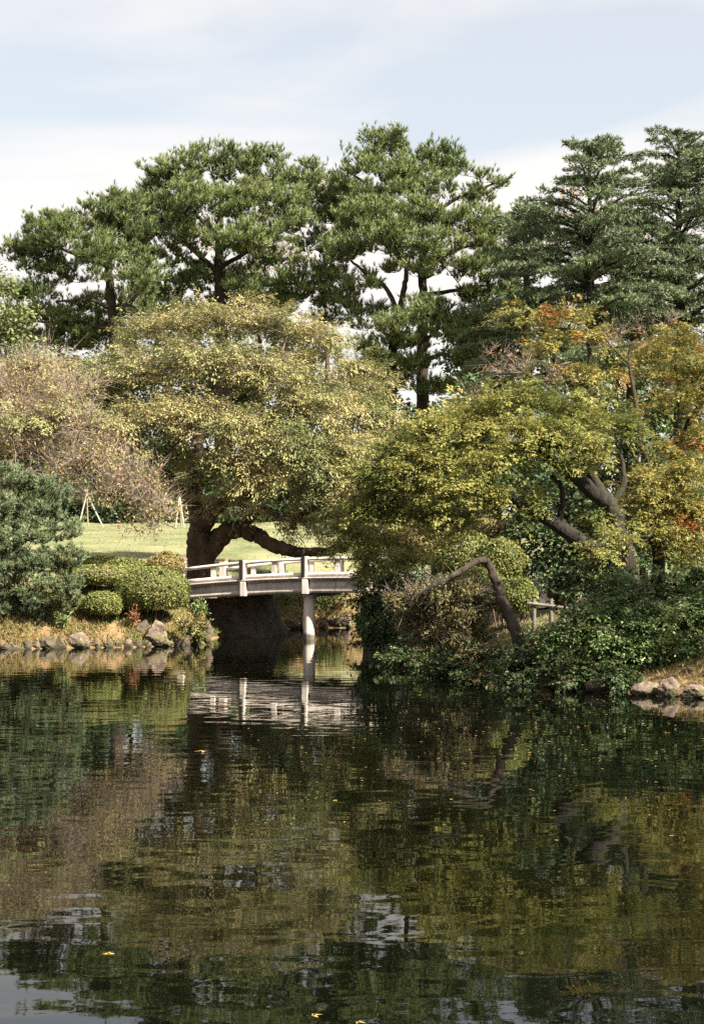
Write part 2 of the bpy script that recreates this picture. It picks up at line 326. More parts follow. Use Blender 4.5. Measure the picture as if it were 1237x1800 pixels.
water = mesh_tris('pond_water', [(-75, 1.5, 0), (75, 1.5, 0), (75, 46, 0), (-75, 46, 0)], [(0, 1, 2, 3)], M['water'])
water['kind'] = 'structure'; water['label'] = 'dark rippled pond water reflecting the trees'

# ------------------------------------------------------------------ tubes and trees
def catmull(pts, n):
    pts = np.asarray(pts, float); Q = np.vstack([2 * pts[0] - pts[1], pts, 2 * pts[-1] - pts[-2]])
    out_ = []
    for i in range(1, len(Q) - 2):
        for t in np.linspace(0, 1, n, endpoint=False):
            a, b, c, d = Q[i - 1], Q[i], Q[i + 1], Q[i + 2]
            out_.append(0.5 * (2 * b + (c - a) * t + (2 * a - 5 * b + 4 * c - d) * t * t + (3 * b - a - 3 * c + d) * t ** 3))
    out_.append(pts[-1]); return np.array(out_)
def tube(path, rad, sides, gnarl=0.0, rng=None):
    path = np.asarray(path, float); n = len(path)
    tan = unit(np.gradient(path, axis=0))
    ref = A(0, 0, 1) if abs(tan[0][2]) < 0.8 else A(1, 0, 0)
    s = unit(np.cross(tan, ref)); u = np.cross(tan, s)
    ang = np.arange(sides) * 2 * math.pi / sides
    rr = np.repeat(np.asarray(rad, float)[:, None], sides, 1)
    if gnarl and rng is not None:
        lob = 1 + gnarl * np.sin(ang[None, :] * 2 + np.linspace(0, 5, n)[:, None]) + gnarl * 0.7 * rng.normal(size=(n, sides))
        rr = rr * lob
    V = path[:, None, :] + rr[..., None] * (np.cos(ang)[None, :, None] * s[:, None, :] + np.sin(ang)[None, :, None] * u[:, None, :])
    a = (np.arange(n - 1)[:, None] * sides + np.arange(sides)[None, :]).ravel()
    b = (np.arange(n - 1)[:, None] * sides + (np.arange(sides)[None, :] + 1) % sides).ravel()
    F = np.stack([a, b, b + sides, a + sides], 1)
    return V.reshape(-1, 3), F
class Acc:
    def __init__(s): s.V = []; s.F = []; s.n = 0
    def add(s, V, F): s.V.append(V); s.F.append(np.asarray(F) + s.n); s.n += len(V)
    def build(s, name, mat, parent=None, smooth=False, kind=None):
        if not s.V: return None
        return mesh_tris(name, np.concatenate(s.V), np.concatenate(s.F), mat, parent, smooth, kind)

class Tree:
    """A trunk and limbs given as lines in space; thinner branches grow from them out to the foliage clumps."""
    def __init__(s, name, base, label, cat, seed, group=None):
        s.rng = np.random.default_rng(seed)
        s.root = thing(name, base, label, cat, group)
        s.pos = []; s.par = []; s.rad = []; s.fix = []
    def line(s, name, pts, r0, r1, mat, sides=10, gnarl=0.05, n=7, attach=None, taper=1.0):
        path = catmull(pts, n)
        path[1:-1] += s.rng.normal(size=(len(path) - 2, 3)) * r1 * 0.25
        t = np.linspace(0, 1, len(path)) ** taper
        rad = r0 * (1 - t) + r1 * t
        if attach is None and len(s.pos) == 0:
            rad[:3] *= np.array([1.5, 1.22, 1.08])[:min(3, len(rad))]
        V, F = tube(path, rad, sides, gnarl, s.rng)
        o = mesh_tris(name, V, F, mat, s.root, True)
        p0 = -1
        if s.pos: p0 = int(np.argmin(np.linalg.norm(np.array(s.pos) - path[0], axis=1)))
        for k in range(len(path)):
            s.pos.append(path[k]); s.par.append(p0 if k == 0 else len(s.pos) - 2); s.rad.append(rad[k]); s.fix.append(True)
        return o
    def grow(s, targets, mat, step=0.5, sag=0.0, wob=0.12, rtip=0.008, power=2.3, rise=0.3, name='branchwork'):
        targets = np.asarray(targets, float)
        P0 = np.array(s.pos)
        dm = np.array([np.min(np.linalg.norm(P0 - t, axis=1)) for t in targets])
        cap = 6000
        pos = np.zeros((len(s.pos) + len(targets) * 16 + 10, 3)); n = len(s.pos); pos[:n] = P0
        dirs = np.zeros_like(pos)
        for k in range(n): dirs[k] = pos[k] - pos[s.par[k]] if s.par[k] >= 0 else (0, 0, 1)
        dirs[:n] = unit(dirs[:n])
        tips = []; tdir = []
        for ti in np.argsort(dm):
            t = targets[ti]
            v = t - pos[:n]; dist = np.linalg.norm(v, axis=1) + 1e-6
            cs = np.einsum('ij,ij->i', v, dirs[:n]) / dist
            k = int(np.argmin(dist * (1.3 - 0.55 * cs)))
            L = dist[k]; m = int(min(14, max(2, math.ceil(L / step))))
            to = v[k] / L
            d0 = unit(dirs[k] * 0.5 + to + A(0, 0, rise * 0.3)) * L; d1 = unit(to + A(0, 0, rise)) * L
            par = k
            tt = np.arange(1, m + 1) / m
            h00 = 2 * tt ** 3 - 3 * tt ** 2 + 1; h10 = tt ** 3 - 2 * tt ** 2 + tt; h01 = -2 * tt ** 3 + 3 * tt ** 2; h11 = tt ** 3 - tt ** 2
            pth = h00[:, None] * pos[k] + h10[:, None] * d0 + h01[:, None] * t + h11[:, None] * d1
            pth[:-1] += s.rng.normal(size=(m - 1, 3)) * wob * min(step, L / m)
            pth[:, 2] -= sag * L * tt * (1 - tt)
            for q in range(m):
                pos[n] = pth[q]; dirs[n] = unit(pth[q] - pos[par]); s.par.append(par); s.rad.append(0.0); s.fix.append(False); par = n; n += 1
            tips.append(pth[-1]); tdir.append(dirs[n - 1].copy())
        s.pos = list(pos[:n])
        acc = np.zeros(n); kids = [[] for _ in range(n)]
        for k in range(n - 1, -1, -1):
            if s.fix[k]: 
                continue
            if not kids[k]: acc[k] = rtip ** power
            s.rad[k] = acc[k] ** (1 / power)
            p = s.par[k]; kids[p].append(k)
            acc[p] += acc[k]
        A4 = Acc(); A3 = Acc()
        rad = s.rad
        starts = [k for k in range(n) if not s.fix[k] and s.par[k] >= 0 and (s.fix[s.par[k]] or max(kids[s.par[k]], key=lambda q: rad[q]) != k)]
        for k in starts:
            p = s.par[k]
            path = [pos[p]]; rr = [min(rad[k], rad[p] * 0.9)]
            q = k
            while True:
                path.append(pos[q]); rr.append(rad[q])
                ch = kids[q]
                if not ch: break
                q = max(ch, key=lambda z: rad[z])
            rr[-1] *= 0.4
            sd = 7 if rr[0] > 0.06 else (5 if rr[0] > 0.02 else 3)
            V, F = tube(path, rr, sd)
            A4.add(V, F)
        A4.build(name, mat, s.root, True, 'stuff')
        return np.array(tips), np.array(tdir)

def lobes_pts(lobes, n_per, rng, shell=0.45, depth=0.9, ysc=1.0, spread=0.0):
    """clump centres in ellipsoids given as (px, py, Y, rx_px, ry_px[, weight])"""
    out_ = []
    for L in lobes:
        px, py, Y, rx, ry = L[:5]; w = L[5] if len(L) > 5 else 1.0
        c = P(px, py, Y); k = Y / FPX
        n = max(1, int(round(n_per * w * (rx * ry) / 3000.0)))
        v = rvec(n, rng) * (rng.random(n) ** shell)[:, None]
        out_.append(c + v * A(rx * k, rx * k * depth * ysc, ry * k))
    return np.concatenate(out_)

T_OVAL = (np.array([(0, 0, 0), (0.45, 0.30, 0.07), (1, 0, -0.06), (0.45, -0.30, 0.07)]), np.array([(0, 1, 2), (0, 2, 3)]))
T_LONG = (np.array([(0, 0, 0), (0.45, 0.19, 0.05), (1, 0, -0.10), (0.45, -0.19, 0.05)]), np.array([(0, 1, 2), (0, 2, 3)]))
T_MAPLE = (np.array([(0, 0, 0), (0.30, 0.55, -0.06), (0.32, 0.19, 0.03), (1, 0, -0.10), (0.32, -0.19, 0.03), (0.30, -0.55, -0.06)]),
           np.array([(0, 2, 1), (2, 4, 3), (0, 5, 4)]))
T_TUFT = None
def leaves(C, D, Nn, size, tmpl, acc):
    """C positions, D leaf axes, Nn approximate normals, size lengths"""
    D = unit(D); S = unit(np.cross(Nn, D)); U = np.cross(D, S)
    tv, tf = tmpl
    V = C[:, None, :] + size[:, None, None] * (tv[None, :, 0, None] * D[:, None, :] + tv[None, :, 1, None] * S[:, None, :] + tv[None, :, 2, None] * U[:, None, :])
    n, k = len(C), len(tv)
    F = (np.arange(n)[:, None, None] * k + tf[None]).reshape(-1, 3)
    acc.add(V.reshape(-1, 3), F)
def blades(B, D, L, Wd, acc, rng):
    """thin tapered needles, grass blades and twig ends: one triangle each"""
    D = unit(D); S = unit(np.cross(D, rvec(len(B), rng)))
    V = np.stack([B - S * Wd[:, None] / 2, B + S * Wd[:, None] / 2, B + D * L[:, None]], 1)
    acc.add(V.reshape(-1, 3), np.arange(len(B) * 3).reshape(-1, 3))
def twig_spray(tips, tdir, n, length, width, rng, acc, up=0.3, split=2):
    """fine twigs fanned out from each branch end; returns points along them to hang leaves on"""
    k = len(tips)
    B = np.repeat(tips, n, 0); D = unit(np.repeat(tdir, n, 0) * 0.7 + rvec(k * n, rng) * 0.85 + A(0, 0, up))
    L = length * (0.5 + rng.random(k * n))
    mid = B + D * (L * 0.5)[:, None]
    D2 = unit(D + rvec(k * n, rng) * 0.5)
    blades(B, D, L * 0.62, np.full(k * n, width), acc, rng)
    blades(mid, D2, L * 0.6, np.full(k * n, width * 0.75), acc, rng)
    for q in range(split):
        t = 0.2 + 0.6 * rng.random(k * n)
        blades(B + D * (L * t * 0.6)[:, None], unit(D + rvec(k * n, rng) * 0.9), L * 0.45, np.full(k * n, width * 0.6), acc, rng)
    return B, D, D2, L, mid
def broad_crown(tree, lobes, n_per, mat_leaf, mat_wood, n_leaf, rad, size, tmpl=T_OVAL, flat=1.0, upb=0.5, droop=0.2, shell=0.45, twigs=4,
                twig_len=0.35, twig_w=0.008, step=0.45, rtip=0.007, sag=0.0, mat_twig=None, depth=0.9, name='crown', pad_only=False, rise=0.3, thin=0.0, rough=0.55, stray=0.0):
    rng = tree.rng
    C = lobes_pts(lobes, n_per, rng, shell, depth)
    if stray:
        m = rng.random(len(C)) < stray; C[m] += rvec(int(m.sum()), rng) * A(1, 1, 0.7) * rad * 1.6
    C[:, 2] = np.maximum(C[:, 2], ground_z(C[:, 0], C[:, 1]).clip(0.06) + 0.10)
    tips, td = tree.grow(C, mat_wood, step, sag, rtip=rtip, rise=rise)
    if twigs:
        ta = Acc(); twig_spray(tips, td, twigs, twig_len, twig_w, rng, ta); ta.build('twigs', mat_twig or mat_wood, tree.root, False, 'stuff')
    la = Acc()
    cs = 0.45 + 1.1 * rng.random(len(tips))
    per = np.maximum(2, (n_leaf * cs ** 1.6).astype(int))
    if thin: per = np.where(rng.random(len(tips)) < thin, per // 8, per)
    ix = np.repeat(np.arange(len(tips)), per); n = len(ix)
    v = rvec(n, rng) * (rng.random(n) ** 0.42)[:, None]
    rr = rad * cs[ix]
    pos = tips[ix] + v * rr[:, None] * A(1, 1, flat)
    nrm = unit(v * A(1, 1, 1 / max(flat, .3)) * 0.6 + A(0, 0, upb) + rvec(n, rng) * rough)
    ax = unit(np.cross(nrm, rvec(n, rng)) + A(0, 0, -droop))
    pos[:, 2] = np.maximum(pos[:, 2], 0.03)
    leaves(pos, ax, nrm, size * (0.6 + 0.7 * rng.random(n)), tmpl, la)
    return la.build(name, mat_leaf, tree.root, False, 'stuff'), tips
def spray_crown(tree, lobes, n_per, mat_leaf, mat_wood, n_leaf, rad, size, tmpl=T_MAPLE, ns=6, out=0.8, down=0.12, shell=0.55, step=0.3, rtip=0.003, depth=0.9,
                twig_w=0.006, mat_twig=None, stray=0.15, rough=0.5, hang=0.3, centre=None, rise=0.3, thin=0.0, name='crown', width=0.5):
    """leaves set along flat, slightly drooping sprays that fan out from every branch end"""
    rng = tree.rng
    C = lobes_pts(lobes, n_per, rng, shell, depth)
    m = rng.random(len(C)) < stray; C[m] += rvec(int(m.sum()), rng) * A(1, 1, 0.6) * rad * 1.4
    C[:, 2] = np.maximum(C[:, 2], ground_z(C[:, 0], C[:, 1]).clip(0.06) + 0.10)
    tips, td = tree.grow(C, mat_wood, step, 0.0, rtip=rtip, rise=rise)
    c0 = centre if centre is not None else tips.mean(0)
    k = len(tips); nsp = ns
    ti = np.repeat(np.arange(k), nsp); n = len(ti)
    rad_dir = tips[ti] - c0; rad_dir[:, 2] *= 0.3; rad_dir = unit(rad_dir)
    cs = (0.5 + 1.0 * rng.random(k))[ti]
    D = unit(rad_dir * out + rvec(n, rng) * A(1, 1, 0.55) + A(0, 0, -down) + td[ti] * 0.3)
    L = rad * cs * (0.7 + 0.9 * rng.random(n))
    B = tips[ti] - td[ti] * (rng.random(n) * rad * 0.6)[:, None]
    ta = Acc(); blades(B, D, L, np.full(n, twig_w), ta, rng); ta.build('twigs', mat_twig or mat_wood, tree.root, False, 'stuff')
    S = unit(np.cross(D, A(0, 0, 1) + rvec(n, rng) * 0.25)); U = np.cross(S, D)
    per = np.maximum(1, (n_leaf / nsp * cs ** 1.5 * (0.6 + 0.8 * rng.random(n))).astype(int))
    if thin: per = np.where((rng.random(k) < thin)[ti], per // 6, per)
    ix = np.repeat(np.arange(n), per); q = len(ix)
    t = rng.random(q) ** 0.75; sg = np.where(rng.random(q) < 0.5, -1.0, 1.0)
    w = sg * rng.random(q) * width * L[ix] * (1.05 - 0.75 * t)
    pos = B[ix] + D[ix] * (L[ix] * t)[:, None] + S[ix] * w[:, None] + U[ix] * (rng.normal(size=q) * 0.06 * rad)[:, None]
    pos[:, 2] -= down * 1.6 * t ** 2 * L[ix]
    pos[:, 2] = np.maximum(pos[:, 2], 0.03)
    nrm = unit(U[ix] * np.sign(U[ix][:, 2:3] + 1e-6) + rvec(q, rng) * rough)
    ax = unit(D[ix] * 0.8 + S[ix] * (sg * 0.7)[:, None] + A(0, 0, -hang) + rvec(q, rng) * 0.35)
    la = Acc(); leaves(pos, ax, nrm, size * (0.55 + 0.75 * rng.random(q)), tmpl, la)
    return la.build(name, mat_leaf, tree.root, False, 'stuff'), tips
def tufts(C, D, n_need, length, width, spread, rng, acc, along=0.5):
    k = len(C)
    B = np.repeat(C, n_need, 0); Ax = np.repeat(D, n_need, 0)
    t = rng.random(k * n_need)
    B = B + Ax * (t * length * along)[:, None]
    d = unit(Ax * (0.55 + 0.5 * t)[:, None] + rvec(k * n_need, rng) * spread)
    blades(B, d, length * (0.7 + 0.5 * rng.random(k * n_need)), np.full(k * n_need, width), acc, rng)
def pine_crown(tree, lobes, n_per, mat, mat_wood, pad=0.66, n_shoot=8, n_tuft=3, n_need=11, length=0.29, width=0.041, spread=0.5, step=0.8, shell=0.5, name='crown', depth=0.9, flat=0.5, rtip=0.008):
    rng = tree.rng
    C = lobes_pts(lobes, n_per, rng, shell, depth)
    tips, td = tree.grow(C, mat_wood, step, 0.0, wob=0.2, rtip=rtip, rise=0.35)
    per = np.maximum(3, (n_shoot * (0.6 + 0.8 * rng.random(len(tips)))).astype(int))
    ix = np.repeat(np.arange(len(tips)), per); n = len(ix)
    v = rvec(n, rng); v[:, 2] = np.abs(v[:, 2]) * 0.9 - 0.15
    pr = pad * (0.6 + 0.8 * rng.random(len(tips)))
    D = unit(v * A(1, 1, flat) + td[ix] * 0.35 + A(0, 0, 0.25))
    L = pr[ix] * (0.45 + 0.65 * rng.random(n))
    sa = Acc(); blades(tips[ix], D, L, np.full(n, 0.04 * pad), sa, rng)
    sa.build('shoots', mat_wood, tree.root, False, 'stuff')
    # plumes of needles along the outer part of each shoot, turning up at the end
    k = n_tuft; f = (0.35 + 0.65 * (np.arange(k)[None] + rng.random((n, k))) / k)
    pos = tips[ix][:, None] + D[:, None] * (L[:, None] * f)[..., None] + A(0, 0, 1) * (0.22 * L[:, None] * f ** 2)[..., None] + rng.normal(size=(n, k, 3)) * 0.07 * pad
    ax = unit(D[:, None] * 0.6 + A(0, 0, 0.65) + rng.normal(size=(n, k, 3)) * 0.22)
    acc = Acc(); tufts(pos.reshape(-1, 3), ax.reshape(-1, 3), n_need, length, width, spread, rng, acc)
    return acc.build(name, mat, tree.root, False, 'stuff')

# ------------------------------------------------------------------ bridge
BR_A = math.radians(-20)
BU = A(math.cos(BR_A), math.sin(BR_A), 0); BV = A(-math.sin(BR_A), math.cos(BR_A), 0)
B0 = P(321, 990, 38.3); B0[2] = 0
LB, WB = 9.7, 2.8
def arc(u, z0, z1):            # z0 at the ends, z1 at the crown
    return z0 + (z1 - z0) * (1 - ((u - LB / 2) / (LB / 2)) ** 2)
Z_RTOP = lambda u: arc(u, 1.87, 2.17)
Z_RLOW = lambda u: arc(u, 1.43, 1.655)
Z_GBOT = lambda u: arc(u, 1.02, 1.235)
def bp_(u, v, z): return B0 + BU * u + BV * v + A(0, 0, z)
bridge = thing('garden_bridge', bp_(LB / 2, WB / 2, 0), 'low arched pale concrete footbridge with open railings over the pond inlet', 'bridge')
def beam(name, u0, u1, v0, v1, zlo, zhi, mat, parent, n=12, bevel=0.0):
    """a rectangular beam that follows the arch between u0 and u1"""
    us = np.linspace(u0, u1, n + 1); V = []
    for u in us:
        for (v, z) in ((v0, zlo(u)), (v1, zlo(u)), (v1, zhi(u)), (v0, zhi(u))): V.append(bp_(u, v, z))
    F = []
    for k in range(n):
        for q in range(4): a = k * 4 + q; b = k * 4 + (q + 1) % 4; F.append((a, b, b + 4, a + 4))
    F += [(3, 2, 1, 0), (n * 4, n * 4 + 1, n * 4 + 2, n * 4 + 3)]
    return mesh_tris(name, V, F, mat, parent)
def upright(name, u, v, w, d, z0, z1, mat, parent, bev=0.008):
    bm = bmesh.new(); r = bmesh.ops.create_cube(bm, size=1)
    for q in r['verts']:
        l = q.co.copy(); q.co = Vector(bp_(u + l.x * w, v + l.y * d, z0 + (l.z + .5) * (z1 - z0)))
    return bm_obj(name, bm, mat, parent, False, bev)
beam('deck', -0.3, LB + 0.3, 0.06, WB - 0.06, lambda u: Z_RLOW(u) - 0.10, lambda u: Z_RLOW(u) + 0.03, M['girder'], bridge, 24)
for side, v in ((0, 0.0), (1, WB)):
    sg = 1 if side == 0 else -1
    nb = int(round((LB - 0.1) / 0.845)); sp = LB / nb
    # fascia girder with a projecting kerb course above it and a thin lower flange
    beam('girder', -0.15, LB + 0.15, v + sg * 0.10, v + sg * 0.34, lambda u: Z_GBOT(u), lambda u: Z_RLOW(u) - 0.055, M['girder'], bridge, 28)
    beam('kerb', -0.15, LB + 0.15, v - sg * 0.02, v + sg * 0.30, lambda u: Z_RLOW(u) - 0.05, lambda u: Z_RLOW(u) + 0.0, M['girder'], bridge, 28)
    beam('girder_flange', -0.10, LB + 0.10, v + sg * 0.07, v + sg * 0.097, lambda u: Z_GBOT(u) + 0.003, lambda u: Z_GBOT(u) + 0.13, M['girder'], bridge, 28)
    beam('bottom_rail', 0.05, LB - 0.05, v + sg * 0.03, v + sg * 0.15, lambda u: Z_RLOW(u) + 0.012, lambda u: Z_RLOW(u) + 0.12, M['rail_white'], bridge, 28)
    beam('top_rail', 0.02, LB - 0.02, v + sg * 0.02, v + sg * 0.16, lambda u: Z_RTOP(u) - 0.08, lambda u: Z_RTOP(u), M['rail_white'], bridge, 28)
    for k in range(1, nb):
        u = k * sp
        if k % 2 == 0:
            po = upright('post', u, v + sg * 0.085, 0.13, 0.20, Z_RLOW(u) + 0.004, Z_RTOP(u) + 0.03, M['rail_white'], bridge)
            upright('post_shade_strip', u - 0.035, v - sg * 0.03, 0.10, 0.028, Z_RLOW(u) + 0.01, Z_RTOP(u) + 0.035, M['post_shade'], po, 0.004)  # thin strip that paints shade onto the post front
            upright('pilaster', u + 0.02, v + sg * 0.03, 0.15, 0.14, Z_GBOT(u) - 0.02, Z_RLOW(u) - 0.06, M['rail_white'], bridge)
        else:
            upright('baluster', u, v + sg * 0.09, 0.14, 0.09, Z_RLOW(u) + 0.122, Z_RTOP(u) - 0.075, M['rail_white'], bridge)
    for u in (-0.06, LB + 0.06):
        ep = upright('end_post', u, v + sg * 0.09, 0.19, 0.19, 0.95, Z_RTOP(0.0) + 0.20, M['rail_white'], bridge)
        cap = upright('post_cap', u, v + sg * 0.09, 0.215, 0.215, Z_RTOP(0.0) + 0.203, Z_RTOP(0.0) + 0.27, M['cap_brown'], ep)
for u, v in ((3.50, 0.42),):
    z = np.linspace(-1.0, Z_GBOT(u) + 0.05, 9)
    pth = np.array([bp_(u, v, q) for q in z])
    V, F = tube(pth, np.full(9, 0.155), 20)
    pier = mesh_tris('pier', V, F, M['rail_white'], bridge, True)
for v in (0.42,):
    V, F = tube(np.array([bp_(3.35 + 0.03, v, q) for q in (0.28, 0.46, 0.62)]), [0.065, 0.068, 0.065], 8)
    mesh_tris('pier_bracket', V, F, M['girder'], pier, True)
beam('crosshead', 3.36, 3.64, 0.36, WB - 0.36, lambda u: Z_GBOT(u) - 0.10, lambda u: Z_GBOT(u) + 0.10, M['girder'], bridge, 2)
def abutment(u0, u1, v0, v1, slope0, slope1, seed):
    """rough stone abutment whose faces batter outwards towards the water"""
    rng = np.random.default_rng(seed); bm = bmesh.new(); bmesh.ops.create_cube(bm, size=1)
    bmesh.ops.subdivide_edges(bm, edges=list(bm.edges), cuts=7, use_grid_fill=True)
    for q in bm.verts:
        l = q.co.copy(); h = 0.5 - l.z
        u = (u0 - slope0 * h) * (0.5 - l.x) + (u1 + slope1 * h) * (0.5 + l.x); v = v0 + (v1 - v0) * (l.y + .5)
        z = -0.8 + (Z_GBOT(min(max(u, 0), LB)) - 0.02 + 0.8) * (l.z + .5)
        w = bp_(u, v, z); nn = mnoise.noise_vector(Vector(w) * 2.2) * 0.10 * (1 if l.z < 0.45 else 0)
        q.co = Vector(w) + Vector((nn.x, nn.y, nn.z * 0.5))
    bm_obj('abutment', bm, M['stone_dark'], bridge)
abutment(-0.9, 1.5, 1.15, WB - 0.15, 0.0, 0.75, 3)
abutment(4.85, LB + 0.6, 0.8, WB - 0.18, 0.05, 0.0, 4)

# path from the bridge end and its low rail, glimpsed between the shrubs
pth = catmull([bp_(LB, WB / 2, 0), P(985, 1000, 34.2), P(1060, 1000, 33.4), P(1200, 1000, 33.5), P(1500, 1000, 34)], 8)
V = []
for k, q in enumerate(pth):
    t = unit(pth[min(k + 1, len(pth) - 1)] - pth[max(k - 1, 0)]); nrm = A(-t[1], t[0], 0)
    for w in (-1.1, 1.1):
        e = q + nrm * w; V.append((e[0], e[1], gz(e[0], e[1]) + 0.05))
F = [(2 * k, 2 * k + 1, 2 * k + 3, 2 * k + 2) for k in range(len(pth) - 1)]
p_o = mesh_tris('path', V, F, M['path'], None, True); tag(p_o, 'pale gravel path leading off the bridge end', kind='structure')
fb = P(966, 1085, 29.0)
fence = thing('rail_fence', (fb[0], fb[1], gz(fb[0], fb[1])), 'low pale rail fence with a stubby grey post between shrubs', 'fence')
for px in (938, 968, 1012):
    q = P(px, 1090, 29.0); g = gz(q[0], q[1])
    V, F = tube(np.array([(q[0], q[1], g - 0.1), (q[0], q[1], P(px, 1065, 29)[2]), (q[0], q[1], P(px, 1052, 29)[2])]), [0.045, 0.045, 0.04], 9)
    mesh_tris('post', V, F, M['fence_grey'], fence, True)
for a, b in (((925, 1060), (1025, 1074)),):
    V, F = tube(np.array([P(a[0], a[1], 28.94), P((a[0] + b[0]) / 2, (a[1] + b[1]) / 2 - 1, 28.94), P(b[0], b[1], 28.94)]), [0.03, 0.032, 0.03], 8)
    mesh_tris('rail', V, F, M['fence_grey'], fence, True)

# ------------------------------------------------------------------ rocks along the water
def rock(px, py, Y, w, h, label, seed, mat='rock', group=None, dep=0.8, cat='rock', name='rock', sink=0.35):
    """py is the visible foot of the stone; w and h its width and height in photograph pixels"""
    rng = np.random.default_rng(seed); k = Y / FPX
    base = P(px, py, Y); rx, rz = w * k / 2, h * k
    bm = bmesh.new(); bmesh.ops.create_icosphere(bm, subdivisions=4 if w > 30 else 3, radius=1)
    off = Vector(rng.random(3) * 50)
    cuts = [(Vector(rvec(1, rng)[0]), 0.55 + 0.3 * rng.random()) for _ in range(9)]
    rz_ang = rng.random() * 6.28
    for v in bm.verts:
        p = v.co.copy()
        for nrm, lim in cuts:
            dd = p.dot(nrm)
            if dd > lim: p -= nrm * (dd - lim) * 0.9
        p *= 1 + 0.22 * mnoise.fractal(p * 1.4 + off, 1.0, 2.0, 5) + 0.06 * mnoise.noise(p * 5 + off) - 0.09 * max(0, 0.25 - abs(mnoise.noise(p * 2.1 + off * 2)) * 2)
        v.co = p
    mx = max(v.co.x for v in bm.verts); mn = min(v.co.x for v in bm.verts)
    zx = max(v.co.z for v in bm.verts); zn = min(v.co.z for v in bm.verts)
    for v in bm.verts:
        p = v.co
        v.co = Vector((base[0] + (p.x - (mx + mn) / 2) / (mx - mn) * 2 * rx, base[1] + p.y * rx * dep + rx * dep * 0.6,
                       base[2] + ((p.z - zn) / (zx - zn) * (1 + sink) - sink) * rz))
    root_loc = (base[0], base[1] + rx * dep * 0.6, base[2])
    bmesh.ops.translate(bm, vec=-Vector(root_loc), verts=bm.verts)
    o = bm_obj(name, bm, M[mat], None, False)
    o.location = root_loc
    return tag(o, label, cat, group)
def shore_Y(px, y0=18.0):
    """depth at which the line of sight column px first meets the bank"""
    Y = np.arange(y0, 45, 0.02); d = pond_dist((px - 618.5) / FPX * Y, Y)
    return float(Y[np.argmax(d > 0)])
LEFT_SHORE = 'stones along the grassy bank'
rock(136, 1139, shore_Y(136) - 0.05, 46, 28, 'rounded pale grey-brown boulder at the waterline below the grassy bank', 11, group=LEFT_SHORE)
rock(272, 1124, 34.15, 44, 34, 'large pale boulder below the big clipped azalea dome', 12, group=LEFT_SHORE)
rock(250, 1118, 34.4, 34, 30, 'dark cracked boulder leaning on the large pale boulder', 13, 'rock_dark', LEFT_SHORE)
rock(284, 1136, shore_Y(284) - 0.05, 44, 16, 'flat ledge stone in the water below the large pale boulder', 14, group=LEFT_SHORE)
rock(336, 1131, shore_Y(336), 34, 22, 'dark weedy stone at the bank corner beside the bridge', 15, 'rock_dark', LEFT_SHORE)
rock(362, 1122, 35.0, 26, 30, 'tall stone at the bank tip under the bridge end', 16, 'rock_dark', LEFT_SHORE)
rock(22, 1145, shore_Y(22) - 0.03, 40, 14, 'low stone at the waterline under the blue-green conifer', 17, group=LEFT_SHORE)
rock(82, 1143, shore_Y(82) - 0.03, 34, 22, 'brown stone just left of the rounded pale boulder', 18, 'rock_dark', LEFT_SHORE)
rng = np.random.default_rng(5)
SM = 'small stones edging the grassy bank'
for k, (px, w, h, m_, lab) in enumerate([
        (4, 26, 12, 'rock', 'small flat stone cut by the picture edge at the waterline'), (48, 20, 14, 'rock_dark', 'small dark stone at the waterline under the conifer skirt'),
        (64, 18, 10, 'rock', 'small stone beside the brown stone below the conifer'), (104, 26, 18, 'rock_dark', 'mid-sized brown stone touching the rounded pale boulder'),
        (168, 24, 14, 'rock', 'pale stone just bridgeward of the rounded pale boulder'), (190, 20, 14, 'rock_dark', 'small stone under the low darker azalea bush'),
        (208, 16, 11, 'rock', 'small pale stone midway between the two big boulders'), (224, 20, 13, 'rock', 'angular stone before the dark cracked boulder'),
        (242, 18, 11, 'rock_dark', 'dark little stone before the cracked boulder'), (258, 16, 10, 'rock', 'pale pebble-like stone beside the flat ledge stone'),
        (312, 22, 12, 'rock', 'low stone on the bridge side of the flat ledge stone'), (326, 18, 12, 'rock_dark', 'small dark stone before the weedy corner stone'),
        (350, 18, 13, 'rock', 'last small stone before the bank tip')]):
    Yk = shore_Y(px) + 0.02
    rock(px, 990 + CAM_H * FPX / Yk + 1, Yk, w, h * 1.25, lab, 30 + k, m_, SM, sink=0.6)
RS = 'stones on the shore beside the leafy shrub'
rock(1136, 1222, 21.6, 56, 25, 'long low pale stone at the shrub end of the shore stones', 51, group=RS)
rock(1176, 1222, 21.4, 40, 32, 'rounded pale shore stone between the long stone and flat stone', 52, group=RS)
rock(1222, 1224, 21.2, 50, 20, 'flat pale stone in the water at the picture edge', 53, group=RS)
rock(1214, 1203, 21.9, 40, 28, 'blocky grey stone standing above the flat pale stone', 54, 'rock_dark', RS)
rock(1250, 1200, 21.7, 40, 28, 'grey stone cut off by the picture edge', 55, 'rock_dark', RS)
rock(1150, 1206, 22.2, 26, 18, 'small dark stone behind the long low pale stone', 56, 'rock_dark', RS)
rock(906, 1205, 23.2, 20, 10, 'small pale stone at the dark waterline under the shrubs', 57, group=RS)
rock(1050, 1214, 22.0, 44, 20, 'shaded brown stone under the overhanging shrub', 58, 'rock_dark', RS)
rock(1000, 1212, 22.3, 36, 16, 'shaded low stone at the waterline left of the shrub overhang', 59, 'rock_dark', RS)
FS = 'stones along the inlet shore behind the bridge'
